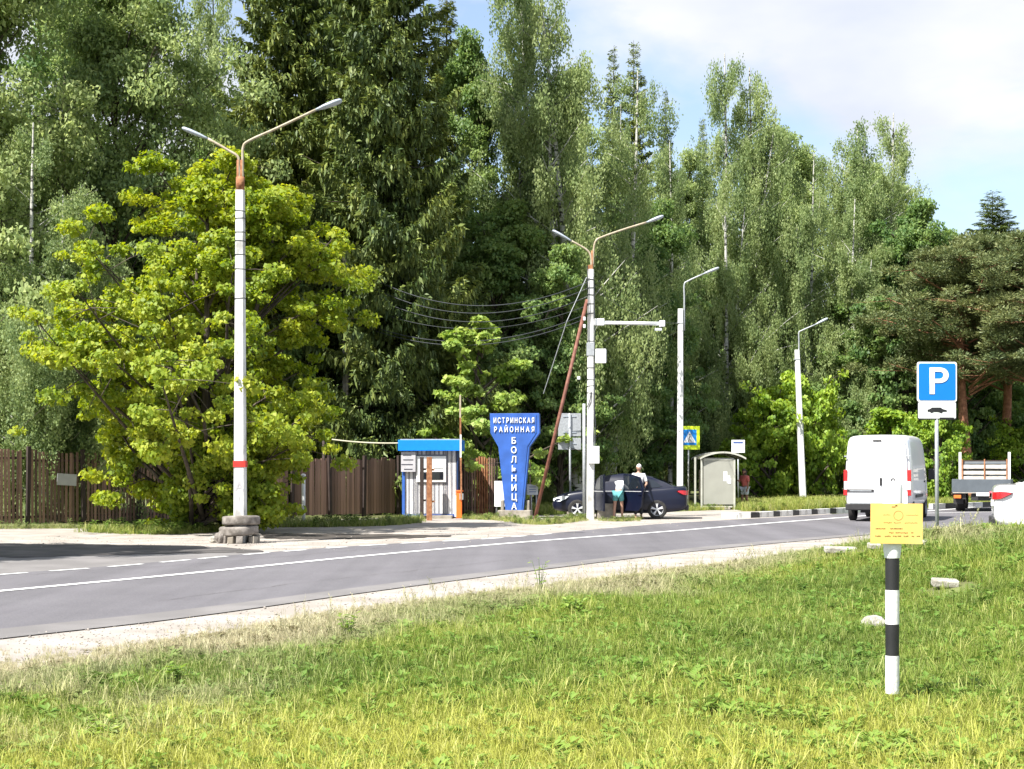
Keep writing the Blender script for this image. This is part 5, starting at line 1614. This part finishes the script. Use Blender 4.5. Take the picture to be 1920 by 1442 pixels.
MB().box((1.7, 0, .74), (3.4, 2.06, .07)).build('deck', M['wood_pale'], tr)
MB().box((2.2, 0, .55), (4.2, .75, .26)).build('chassis', M['plastic_black'], tr, bevel=.01)
MB().box((-.01, -.08, .66), (.015, .52, .12)).build('number_plate', M['shirt_white'], tr)
for z, h_ in ((1.22, .20), (1.46, .14), (1.70, .15), (1.93, .05)):
    MB().box((3.30, 0, z), (.05, 1.74, h_)).build('headboard_plank', M['wood_pale'] if z < 1.9 else M['fence_post'], tr)
for y in (-.84, 0, .84):
    MB().box((3.25, y, 1.50), (.05, .05, 1.0)).build('headboard_upright', M['rust'], tr)
MB().box((4.25, 0, 1.32), (1.6, 1.80, 1.25)).build('cab', M['truck_grey'], tr, bevel=.12)
MB().box((3.44, 0, 1.62), (.02, 1.2, .36)).build('cab_rear_window', M['glass_dark'], tr)

# ------------------------------------------------------------------ people
def skin_mesh(name, joints, edges, m, sub=1, root=0):
    me = bpy.data.meshes.new(name)
    me.from_pydata([j[:3] for j in joints], edges, [])
    o = bpy.data.objects.new(name, me); C.objects.link(o)
    o.modifiers.new('skin', 'SKIN')
    for i, j in enumerate(joints):
        sv = me.skin_vertices[0].data[i]
        r = j[3]
        sv.radius = (r, r) if not hasattr(r, '__len__') else r
        sv.use_root = (i == root)
    sb = o.modifiers.new('sub', 'SUBSURF'); sb.levels = sub; sb.render_levels = sub
    apply_mods(o)
    o.data.materials.clear(); o.data.materials.append(m)
    o.data.shade_smooth()
    return o

def person(label, loc, rz, H, skin, hair, top_m, low_m, pose, shorts=False, hair_long=False):
    """faces local -y; heights as fractions of H"""
    t = thing('person', label, 'person', loc, rz)
    lean = pose.get('lean', 0.0)
    hipz = .52 * H
    def up(x, y, z):
        """point of the upper body, leaned about the hip"""
        dz = z - hipz
        return (x, y - math.sin(lean) * dz, hipz + math.cos(lean) * dz)
    J, E = [], []
    def add(p, r, to=None):
        J.append((*p, r))
        if to is not None:
            E.append((to, len(J) - 1))
        return len(J) - 1
    pel = add((0, 0, hipz), .105)
    ch = add(up(0, .0, .66 * H), .105, pel)
    sh = add(up(0, .0, .79 * H), .10, ch)
    nk = add(up(0, -.005, .845 * H), .048, sh)
    hd0 = add(up(0, -.015, .875 * H), .05, nk)
    legs, arms = [], []
    for sd in (-1, 1):
        k = pose.get('stride', 0.04) * sd
        hip = add((sd * .085, 0, .50 * H), .085, pel)
        kn = add((sd * .10, -.02 + k * .6, .285 * H), .056, hip)
        an = add((sd * .11, .02 + k, .05 * H), .036, kn)
        toe = add((sd * .125, -.12 + k, .022 * H), .03, an)
        legs.append((hip, kn, an, toe))
        el, wr = pose['arms'][0 if sd < 0 else 1]
        s_ = add(up(sd * .175, 0, .80 * H), .05, sh)
        e_ = add(up(*el), .038, s_)
        w_ = add(up(*wr), .026, e_)
        arms.append((s_, e_, w_))
    body = skin_mesh('body', J, E, skin)
    body.parent = t
    # hands with five fingers
    for sd, (s_, e_, w_) in zip((-1, 1), arms):
        w = Vector(J[w_][:3]); d = (w - Vector(J[e_][:3])).normalized()
        a = d.cross(Vector((0, 1, 0.2))).normalized(); n = d.cross(a)
        HJ = [(*(w - d * .01), .024), (*(w + d * .045), .030)]; HE = [(0, 1)]
        for q, (of, ln) in enumerate(((-.030, .062), (-.010, .074), (.010, .070), (.030, .054))):
            b0 = w + d * .07 + a * of; b1 = b0 + d * ln * .5 + n * .008; b2 = b0 + d * ln * .85 + n * .03
            i = len(HJ); HJ += [(*b0, .0095), (*b1, .0085), (*b2, .007)]; HE += [(1, i), (i, i + 1), (i + 1, i + 2)]
        b0 = w + d * .025 + a * sd * -.035; b1 = b0 + d * .03 + a * sd * -.02 + n * .01
        i = len(HJ); HJ += [(*b0, .011), (*b1, .009)]; HE += [(0, i), (i, i + 1)]
        h = skin_mesh('hand', HJ, HE, skin); h.parent = t
    # head
    hc = Vector(up(0, -.025, .925 * H))
    bm = bmesh.new(); bmesh.ops.create_uvsphere(bm, u_segments=20, v_segments=14, radius=1)
    for v in bm.verts:
        x, y, z = v.co
        jaw = 1 - .22 * max(0, -z)
        nose = .20 * math.exp(-((x / .16) ** 2 + ((z + .05) / .22) ** 2)) if y < 0 else 0
        brow = -.05 * math.exp(-(((abs(x) - .35) / .15) ** 2 + ((z - .12) / .10) ** 2)) if y < 0 else 0
        v.co = Vector((x * .075 * jaw, y * (.092) * (1 + nose + brow) * (1 - .1 * max(0, -z)), z * .115))
    me = bpy.data.meshes.new('head'); bm.to_mesh(me); bm.free(); me.materials.append(skin); me.shade_smooth()
    tilt = lean + pose.get('nod', 0.2)
    hd = link(bpy.data.objects.new('head', me), t); hd.location = hc; hd.rotation_euler = (tilt, 0, pose.get('turn', 0))
    for sd in (-1, 1):
        MB().lathe([(0, -.004), (.010, -.002), (.012, .004)], (sd * .027, -.083, .012), axis='Y', n=8).build('eye', M['print_dark'], hd)
        MB().box((sd * .075, .005, .0), (.016, .035, .055)).build('ear', skin, hd, bevel=.006)
    MB().box((0, -.083, -.055), (.045, .012, .010)).build('mouth', M['skin_tan'], hd, bevel=.003)
    bm = bmesh.new(); bmesh.ops.create_uvsphere(bm, u_segments=18, v_segments=12, radius=1)
    rr2 = random.Random(3)
    for v in bm.verts:
        x, y, z = v.co
        k = 1.0 + rr2.uniform(-.03, .03)
        if y < .1 and z < .42: k *= .86
        if z < -.25 and not hair_long: k *= .86
        v.co = Vector((x * .084 * k, y * .103 * k + .008, z * (.128 if not hair_long or z > 0 else .24) * k + .006))
    me = bpy.data.meshes.new('hair'); bm.to_mesh(me); bm.free(); me.materials.append(hair); me.shade_smooth()
    link(bpy.data.objects.new('hair', me), hd)
    # clothing
    TJ = [(*up(0, 0, .53 * H), .135), (*up(0, 0, .66 * H), .135), (*up(0, 0, .78 * H), .128), (*up(0, 0, .825 * H), .075)]
    TE = [(0, 1), (1, 2), (2, 3)]
    for (s_, e_, w_) in arms:
        a_, b_ = Vector(J[s_][:3]), Vector(J[e_][:3])
        i = len(TJ); TJ += [(*a_, .070), (*(a_.lerp(b_, .85)), .058)]; TE += [(2, i), (i, i + 1)]
    o = skin_mesh('shirt', TJ, TE, top_m); o.parent = t
    LJ = [(0, 0, hipz + .02, .135)]; LE = []
    for (hip, kn, an, toe) in legs:
        h_, k_, a_ = (Vector(J[q][:3]) for q in (hip, kn, an))
        i = len(LJ)
        if shorts:
            LJ += [(*h_, .108), (*h_.lerp(k_, .75), .098)]; LE += [(0, i), (i, i + 1)]
        else:
            LJ += [(*h_, .105), (*k_, .078), (*a_.lerp(k_, .12), .066)]; LE += [(0, i), (i, i + 1), (i + 1, i + 2)]
    o = skin_mesh('shorts' if shorts else 'trousers', LJ, LE, low_m); o.parent = t
    for (hip, kn, an, toe) in legs:
        a_, b_ = Vector(J[an][:3]), Vector(J[toe][:3])
        o = skin_mesh('shoe', [(a_.x, a_.y + .03, .04, .045), (b_.x, (a_.y + b_.y) / 2, .035, .046), (b_.x, b_.y, .03, .038)], [(0, 1), (1, 2)], M['black_paint']); o.parent = t
    return t

H1 = 1.80
md = 49.2; s = F / md
person('grey haired man in a white shirt standing behind the open car door', ((1201 - CX) / s, md + .80, 0), math.radians(8), H1, M['skin'], M['hair_grey'], M['shirt_white'], M['cloth_dark'],
       {'lean': .05, 'nod': .55, 'turn': .2, 'stride': .06, 'arms': [((-.26, -.05, .64 * H1), (-.16, -.26, .60 * H1)), ((.26, -.05, .64 * H1), (.16, -.26, .60 * H1))]})
H2 = 1.66
wd_ = 49.3; s = F / wd_
wp = person('person in a white top and teal shorts bending into the navy car', ((1162 - CX) / s, wd_ + .70, 0), math.radians(160), H2, M['skin'], M['hair_dark'], M['shirt_white'], M['cloth_teal'],
       {'lean': .85, 'nod': .2, 'stride': .10, 'arms': [((-.22, -.14, .66 * H2), (-.14, -.34, .62 * H2)), ((.22, -.14, .66 * H2), (.14, -.34, .62 * H2))]}, shorts=True)
H3 = 1.62
pd2 = 62.0; s = F / pd2
person('person in a coral top and pale shorts standing beside the bus shelter', ((1396.5 - CX) / s, pd2, 0), math.radians(-50), H3, M['skin_tan'], M['hair_dark'], M['cloth_coral'], M['cloth_pale'],
       {'lean': .03, 'nod': .35, 'stride': .03, 'arms': [((-.22, -.06, .66 * H3), (-.10, -.26, .70 * H3)), ((.22, -.02, .64 * H3), (.20, -.08, .50 * H3))]}, shorts=True, hair_long=True)

# ------------------------------------------------------------------ grass, weeds
def grass_mat(name, green1, green2, lime, straw, trans=0.35):
    m = bpy.data.materials.new(name); m.use_nodes = True
    nt = m.node_tree; N, K = nt.nodes, nt.links
    b = N['Principled BSDF']; out = N['Material Output']
    at = N.new('ShaderNodeAttribute'); at.attribute_type = 'INSTANCER'; at.attribute_name = 'dry'
    at2 = N.new('ShaderNodeAttribute'); at2.attribute_type = 'INSTANCER'; at2.attribute_name = 'tone'
    geo = N.new('ShaderNodeNewGeometry')
    r = N.new('ShaderNodeValToRGB')
    r.color_ramp.elements[0].position = 0.12; r.color_ramp.elements[0].color = (*green1, 1)
    r.color_ramp.elements[1].position = 0.9; r.color_ramp.elements[1].color = (*lime, 1)
    e = r.color_ramp.elements.new(0.5); e.color = (*green2, 1)
    a = N.new('ShaderNodeMath'); a.operation = 'MULTIPLY_ADD'; a.inputs[1].default_value = 0.45
    K.new(geo.outputs['Random Per Island'], a.inputs[0]); K.new(at2.outputs['Fac'], a.inputs[2])
    K.new(a.outputs[0], r.inputs['Fac'])
    a3 = N.new('ShaderNodeMath'); a3.operation = 'MULTIPLY_ADD'; a3.inputs[1].default_value = 0.5; a3.inputs[2].default_value = -0.25
    K.new(geo.outputs['Random Per Island'], a3.inputs[0])
    a4 = N.new('ShaderNodeMath'); a4.operation = 'ADD'; a4.use_clamp = True
    K.new(at.outputs['Fac'], a4.inputs[0]); K.new(a3.outputs[0], a4.inputs[1])
    mx = N.new('ShaderNodeMix'); mx.data_type = 'RGBA'
    K.new(a4.outputs[0], mx.inputs['Factor']); K.new(r.outputs['Color'], mx.inputs['A']); mx.inputs['B'].default_value = (*straw, 1)
    K.new(mx.outputs['Result'], b.inputs['Base Color'])
    b.inputs['Roughness'].default_value = 0.55; b.inputs['Specular IOR Level'].default_value = 0.3
    t = N.new('ShaderNodeBsdfTranslucent'); K.new(mx.outputs['Result'], t.inputs['Color'])
    ms = N.new('ShaderNodeMixShader'); ms.inputs[0].default_value = trans
    K.new(b.outputs[0], ms.inputs[1]); K.new(t.outputs[0], ms.inputs[2]); K.new(ms.outputs[0], out.inputs['Surface'])
    return m
M['grass'] = grass_mat('grass_blades', (0.085, 0.145, 0.020), (0.20, 0.28, 0.038), (0.42, 0.43, 0.080), (0.56, 0.50, 0.33))
M['weed'] = grass_mat('weed_leaves', (0.07, 0.15, 0.022), (0.13, 0.235, 0.034), (0.21, 0.31, 0.05), (0.28, 0.24, 0.14))

def blade_tuft(seed, n, h, rad, w, droop=0.5):
    g = random.Random(seed); mb = MB()
    for k in range(n):
        a = g.uniform(0, 2 * PI); r = rad * g.random() ** .5
        b = Vector((r * math.cos(a), r * math.sin(a), -.01))
        hh_ = h * g.uniform(.45, 1.15); da = g.uniform(0, 2 * PI); le = hh_ * g.uniform(.1, droop)
        d = Vector((math.cos(da), math.sin(da), 0)); sd = Vector((-math.sin(da), math.cos(da), 0)) * w * g.uniform(.7, 1.3) / 2
        if g.random() < .5: sd = Vector((sd.y, -sd.x, 0)) * .8 + sd * .4
        p = [b, b + d * le * .25 + Vector((0, 0, hh_ * .5)), b + d * le * .62 + Vector((0, 0, hh_ * .85)), b + d * le * 1.1 + Vector((0, 0, hh_ * (1.0 - .12 * g.random())))]
        mb.add([p[0] - sd, p[0] + sd, p[1] - sd * .9, p[1] + sd * .9, p[2] - sd * .55, p[2] + sd * .55, p[3]], [(0, 1, 3, 2), (2, 3, 5, 4), (4, 5, 6)])
    return mb
def weed_tuft(seed, n, h, rad, ln):
    g = random.Random(seed); mb = MB()
    for k in range(n):
        a = g.uniform(0, 2 * PI); z = h * g.random() ** .8; r = rad * (g.uniform(.1, 1)) * (1 - .5 * z / h)
        p0 = Vector((r * .4 * math.cos(a), r * .4 * math.sin(a), z * .8)); d = Vector((math.cos(a), math.sin(a), g.uniform(-.2, .7))).normalized()
        l = ln * g.uniform(.6, 1.3); sd = d.cross(Vector((0, 0, 1))).normalized() * l * .26
        mb.add([p0, p0 + d * l * .5 + sd, p0 + d * l - Vector((0, 0, l * .15)), p0 + d * l * .5 - sd], [(0, 1, 2, 3)])
    return mb
def stalk_tuft(seed, n, h):
    g = random.Random(seed); mb = MB()
    for k in range(n):
        x, y = g.uniform(-.08, .08), g.uniform(-.08, .08); hh_ = h * g.uniform(.6, 1.1); lx, ly = g.uniform(-.12, .12), g.uniform(-.12, .12)
        mb.tube([(x, y, 0), (x + lx * .4, y + ly * .4, hh_ * .6), (x + lx, y + ly, hh_)], [.0025, .002, .0015], 3, caps=False)
        for q in range(5):
            c = Vector((x + lx * (.8 + .05 * q), y + ly * (.8 + .05 * q), hh_ * (.8 + .05 * q))); o = Vector((g.uniform(-.02, .02), g.uniform(-.02, .02), .02))
            mb.add([c, c + o + Vector((.006, 0, 0)), c + o * 1.6, c + o - Vector((.006, 0, 0))], [(0, 1, 2, 3)])
    return mb
tcol = bpy.data.collections.new('ground_cover_sources')
def src(nm, mb, m):
    o = bpy.data.objects.new(nm, mb.mesh(nm, m)); tcol.objects.link(o); return o
for k in range(4):
    src('a%02d_tuft' % k, blade_tuft(100 + k, 26, .15, .085, .0065), M['grass'])
for k in range(4, 6):
    src('a%02d_long_tuft' % k, blade_tuft(100 + k, 20, .23, .07, .0085, .8), M['grass'])
for k in range(6, 8):
    src('a%02d_weed' % k, weed_tuft(100 + k, 26, .14, .11, .075), M['weed'])
src('a08_tall_weed', weed_tuft(120, 70, .42, .20, .11), M['weed'])
src('a09_stalks', stalk_tuft(130, 7, .42), M['grass'])

def scatter(name, label, pts, idx, rot, scl, dry, tone):
    me = bpy.data.meshes.new(name)
    me.vertices.add(len(pts)); me.vertices.foreach_set('co', pts.astype(np.float32).ravel())
    def at(nm, ty, data):
        a = me.attributes.new(nm, ty, 'POINT')
        a.data.foreach_set('vector' if ty == 'FLOAT_VECTOR' else 'value', data.ravel())
    at('idx', 'INT', idx.astype(np.int32)); at('rot', 'FLOAT_VECTOR', rot.astype(np.float32)); at('scl', 'FLOAT', scl.astype(np.float32))
    at('dry', 'FLOAT', dry.astype(np.float32)); at('tone', 'FLOAT', tone.astype(np.float32))
    o = link(bpy.data.objects.new(name, me))
    ng = bpy.data.node_groups.new(name + '_scatter', 'GeometryNodeTree')
    ng.interface.new_socket('Geometry', in_out='INPUT', socket_type='NodeSocketGeometry')
    ng.interface.new_socket('Geometry', in_out='OUTPUT', socket_type='NodeSocketGeometry')
    N, K = ng.nodes, ng.links
    gi, go = N.new('NodeGroupInput'), N.new('NodeGroupOutput')
    ci = N.new('GeometryNodeCollectionInfo'); ci.inputs['Collection'].default_value = tcol
    ci.inputs['Separate Children'].default_value = True; ci.inputs['Reset Children'].default_value = True
    ip = N.new('GeometryNodeInstanceOnPoints'); ip.inputs['Pick Instance'].default_value = True
    def na(nm, ty):
        n = N.new('GeometryNodeInputNamedAttribute'); n.data_type = ty; n.inputs['Name'].default_value = nm; return n.outputs['Attribute']
    e2r = N.new('FunctionNodeEulerToRotation')
    K.new(na('rot', 'FLOAT_VECTOR'), e2r.inputs[0]); K.new(e2r.outputs[0], ip.inputs['Rotation'])
    K.new(na('idx', 'INT'), ip.inputs['Instance Index']); K.new(na('scl', 'FLOAT'), ip.inputs['Scale'])
    K.new(gi.outputs[0], ip.inputs['Points']); K.new(ci.outputs['Instances'], ip.inputs['Instance']); K.new(ip.outputs['Instances'], go.inputs[0])
    md_ = o.modifiers.new('scatter', 'NODES'); md_.node_group = ng
    tag(o, label, 'grass', kind='stuff')
    return o

def fbm(x, y, f, seed=0):
    v = 0
    g = np.random.default_rng(seed)
    for k in range(5):
        a, b, c = g.uniform(0, 6, 3); th = g.uniform(0, PI)
        ff_ = f * (1.7 ** k)
        v = v + np.sin((x * math.cos(th) + y * math.sin(th)) * ff_ + a + 1.3 * np.sin((y * math.cos(th) - x * math.sin(th)) * ff_ * .8 + b)) / (1.35 ** k)
    return v / 3.0

g = np.random.default_rng(21)
n = 178000
yy = 5.0 + 27.5 * g.random(n) ** 1.15
xx = g.uniform(-1, 1, n) * (yy * 0.39 + 3.4)
de = grass_edge_y(xx) - yy + fbm(xx, yy, 1.6, 3) * 0.45
keep = (de > 0) | (g.random(n) < 0.25 * np.exp(-np.abs(de) / 0.35))
keep &= g.random(n) < np.clip(1.25 - yy / 45, .3, 1)
keep &= (de > .8) | (g.random(n) < .75)
# right of the marker the turf reaches the lay-by behind the bank
keep &= ~((xx > 8.8) & (yy > 26.8))
for px_, py_, w__ in ((1576, 1071, .55), (1639, 1076, .3), (1717, 1082, .4), (1772, 1136, .35), (1638, 1184, .25)):
    q_ = G(px_, py_)
    keep &= ~((np.abs(xx - q_.x) < w__) & (yy < q_.y + .15) & (yy > q_.y - .75) & (g.random(n) < .85))
xx, yy, de = xx[keep], yy[keep], de[keep]
zz_ = height(xx, yy)
n = len(xx)
side = smst(3.0, 7.0, xx)
dry = np.clip(1.4 - de / 4.2 + fbm(xx, yy, .9, 5) * .45, 0, 1) * (1 - .8 * side)
dry = np.maximum(dry, np.clip(.85 - np.abs(xx - 6.9) / 1.2, 0, 1) * smst(21, 24, yy) * .9)
dry = np.clip(dry * .85 + fbm(xx, yy, 2.2, 8) * .12 * (dry > .05), 0, .95)
leftdry = (1 - smst(-2.8, -1.0, xx)) * smst(7.5, 9.5, yy)
dry = np.clip(dry + leftdry * .6 * (fbm(xx, yy, 1.3, 4) + .4), 0, .95)
tone = np.clip(.31 + fbm(xx, yy, .7, 9) * .22 + fbm(xx, yy, 3.1, 19) * .14 + .55 * (1 - smst(8.2, 12.5, yy)) * (0.75 + .25 * fbm(xx, yy, .5, 2)), 0, .8)
idx = g.choice([0, 1, 2, 3, 4, 5, 6, 7], n, p=[.20, .20, .20, .20, .04, .04, .06, .06])
wp_ = fbm(xx, yy, 1.1, 14)
idx = np.where((wp_ > .55) & (g.random(n) < .45), g.choice([6, 7], n), idx)
idx = np.where((dry > .5) & (g.random(n) < .02), 9, idx)
scl = g.uniform(.42, .85, n) * (1 + .25 * fbm(xx, yy, 1.9, 31)) * (1 + .010 * yy) * (.45 + .55 * np.clip(de / 2.8, 0, 1)) * np.where(idx == 9, .9, 1)
scl *= np.where((xx > 6) & (yy > 19), 1.25, 1.0)
rot = np.stack([g.normal(0, .12, n), g.normal(0, .12, n), g.uniform(0, 2 * PI, n)], 1)
scatter('grass', 'rough green grass of the near verge turning straw coloured by the road', np.stack([xx, yy, zz_], 1), idx, rot, scl, dry, tone)

# loose gravel on the shoulders and grit at the road edge
def gravel(name, label, pts, w0, w1, n, seed, smin, smax):
    g = np.random.default_rng(seed)
    Q = crm(pts, 8); A = np.array([[q.x, q.y] for q in Q])
    i = g.integers(0, len(A) - 1, n); u = g.random(n)[:, None]
    p = A[i] + (A[i + 1] - A[i]) * u
    d = unit(A[i + 1] - A[i]); nrm = np.stack([d[:, 1], -d[:, 0]], 1)
    p = p + nrm * (w0 + (w1 - w0) * g.random(n) ** 1.2)[:, None]
    s = g.uniform(smin, smax, n) * (1 + (g.random(n) < .06) * 1.2)
    o = np.array([[1, 0, 0], [0, 1, 0], [-1, 0, 0], [0, -1, 0], [0, 0, .8], [0, 0, -.5]])
    V = o[None] * s[:, None, None] * g.uniform(.6, 1.2, (n, 6, 1))
    a = g.uniform(0, 6.28, n); ca, sa = np.cos(a)[:, None], np.sin(a)[:, None]
    X = V[..., 0] * ca - V[..., 1] * sa + p[:, :1]; Y = V[..., 0] * sa + V[..., 1] * ca + p[:, 1:2]; Z = V[..., 2] * .7 + s[:, None] * .2 + .003
    f = np.array([[0, 1, 4], [1, 2, 4], [2, 3, 4], [3, 0, 4], [1, 0, 5], [2, 1, 5], [3, 2, 5], [0, 3, 5]])
    F_ = (f[None] + (np.arange(n) * 6)[:, None, None]).reshape(-1, 3)
    ob = link(bpy.data.objects.new(name, np_mesh(name, np.stack([X, Y, Z], -1).reshape(-1, 3), F_, M['sand'])))
    tag(ob, label, 'gravel', kind='stuff')
gravel('gravel', 'loose pale gravel on the near road shoulder', near_edge[4:-7], -.10, 1.5, 3200, 3, .005, .014)
gravel('gravel', 'grit and small stones on the far roadside apron', [G(0, 1012), G(300, 1018), G(480, 1024), G(700, 1013), G(900, 1000), G(1100, 985), G(1290, 972)], -2.0, 2.6, 2000, 4, .006, .017)

# cracks and a sealed joint in the asphalt
def crack(pts, w, z=0.0145, seed=1):
    r = random.Random(seed)
    Q = crm(pts, 14)
    Q = [q + Vector((r.uniform(-.05, .05), r.uniform(-.07, .07), 0)) for q in Q]
    mb = MB()
    for a, b in zip(Q, Q[1:]):
        d = b - a; nn = Vector((-d.y, d.x, 0)).normalized() * w * r.uniform(.25, .8) / 2
        mb.add([(v.x, v.y, z) for v in (a - nn, a + nn, b + nn, b - nn)], [(0, 1, 2, 3)])
    tag(mb.build('road_crack', M['dark_brown']), kind='structure')
crack([G(40, 1080), G(400, 1056), G(760, 1024)], .022, seed=6)
crack([G(300, 1128), G(560, 1095), G(820, 1066), G(1060, 1040)], .018, seed=7)

# single tall weeds that stand out of the verge grass
def weed_plant(label, px, py, h, seed, nl, ln, dry_=0.0):
    gm = G(px, py); z = float(height(gm.x, gm.y))
    t = thing('weed_plant', label, 'plant', (gm.x, gm.y, z), seed)
    g = random.Random(seed); st = MB(); lf = MB()
    for k in range(6):
        a = g.uniform(0, 2 * PI); r = g.uniform(.03, .16)
        top = Vector((math.cos(a) * r, math.sin(a) * r, h * g.uniform(.6, 1)))
        st.tube([(0, 0, 0), top * .5 + Vector((0, 0, h * .1)), top], [.005, .004, .002], 4, caps=False)
        for q in range(nl // 6):
            p0 = top * g.uniform(.25, 1.0); b = g.uniform(0, 2 * PI)
            d = Vector((math.cos(b), math.sin(b), g.uniform(-.1, .8))).normalized(); l = ln * g.uniform(.6, 1.2); sd = d.cross(Vector((0, 0, 1))).normalized() * l * .24
            lf.add([p0, p0 + d * l * .5 + sd, p0 + d * l - Vector((0, 0, l * .2)), p0 + d * l * .5 - sd], [(0, 1, 2, 3)])
    st.build('stem', M['leaf_green'], t)
    o = lf.build('foliage', M['leaf_young'] if dry_ < .5 else M['bark_dark'], t)
weed_plant('leafy bright weed clump in the middle of the grass', 1003, 1240, .27, 3, 90, .09)
weed_plant('dark leafy weed clump near the road, right of the tall stalk', 1075, 1172, .30, 4, 90, .10)
weed_plant('tall thin stalked weed at the gravel edge', 1013, 1120, .50, 5, 36, .07)
weed_plant('leafy weed in the dry grass left of the middle', 655, 1210, .26, 6, 72, .08)
weed_plant('dark weed clump in the dry grass at the left', 330, 1290, .20, 8, 72, .08)
weed_plant('broad leaved weed near the lower left corner', 190, 1410, .16, 9, 50, .10)
weed_plant('tall weed on the bank before the parking sign', 1795, 1010, .42, 10, 80, .09)
weed_plant('tall weed on the bank beneath the white car', 1880, 1030, .36, 11, 80, .09)

# verge weeds along fence, posts and kerb
g = np.random.default_rng(33)
bands = []
def vband(pts, w, dens, hs, tone_, dry_):
    Q = crm(pts, 10)
    L_ = sum((Q[i + 1] - Q[i]).length for i in range(len(Q) - 1))
    n = int(L_ * dens)
    i = g.integers(0, len(Q) - 1, n); u = g.random(n)
    X = np.array([Q[k].x + (Q[k + 1].x - Q[k].x) * f for k, f in zip(i, u)]); Y = np.array([Q[k].y + (Q[k + 1].y - Q[k].y) * f for k, f in zip(i, u)])
    o = g.random(n) * w
    Y = Y + o; X = X + g.normal(0, .1, n)
    bands.append((X, Y, g.uniform(.6, 1.3, n) * hs * (.7 + .6 * g.random(n)), np.full(n, tone_) + g.normal(0, .1, n), np.full(n, dry_) + g.normal(0, .12, n)))
vband([G(-300, 994), G(0, 992), G(160, 991)], .5, 60, .6, .3, .35)
vband([G(150, 998), G(280, 1003), G(400, 998), G(430, 992)], 2.6, 240, .75, .4, .05)
vband([G(470, 988), G(560, 989), G(650, 988), G(720, 986), G(780, 981)], 2.6, 230, .85, .3, .15)
vband([G(870, 974), G(930, 976), G(1000, 984), G(1050, 982), G(1095, 976)], 2.4, 200, .5, .5, .25)
vband([G(1125, 977), G(1175, 978), G(1200, 974)], 1.0, 110, .4, .5, .3)
vband([G(1295, 958), G(1330, 957), G(1360, 957)], 2.0, 130, .8, .5, .1)
vband([G(1400, 959), G(1470, 957), G(1540, 953), G(1590, 950), G(1700, 949)], 9.0, 620, 1.2, .45, .05)
vband([G(900, 968), G(1100, 964), G(1300, 956)], 9.0, 250, 1.2, .3, .05)
vband([G(1690, 952), G(1800, 949), G(2000, 945)], 8.0, 420, 1.2, .45, .05)
X = np.concatenate([b[0] for b in bands]); Y = np.concatenate([b[1] for b in bands])
n = len(X)
scatter('roadside_weeds', 'weeds and uncut grass along the fence and behind the kerb', np.stack([X, Y, np.zeros(n) - .01], 1),
        np.where(np.concatenate([b[2] for b in bands]) > .95, g.choice([0, 4, 5], n), g.choice([0, 4, 5, 6, 7, 8], n, p=[.25, .27, .22, .1, .1, .06])), np.stack([g.normal(0, .1, n), g.normal(0, .1, n), g.uniform(0, 6.28, n)], 1),
        np.concatenate([b[2] for b in bands]), np.clip(np.concatenate([b[4] for b in bands]), 0, 1), np.clip(np.concatenate([b[3] for b in bands]), 0, .8))
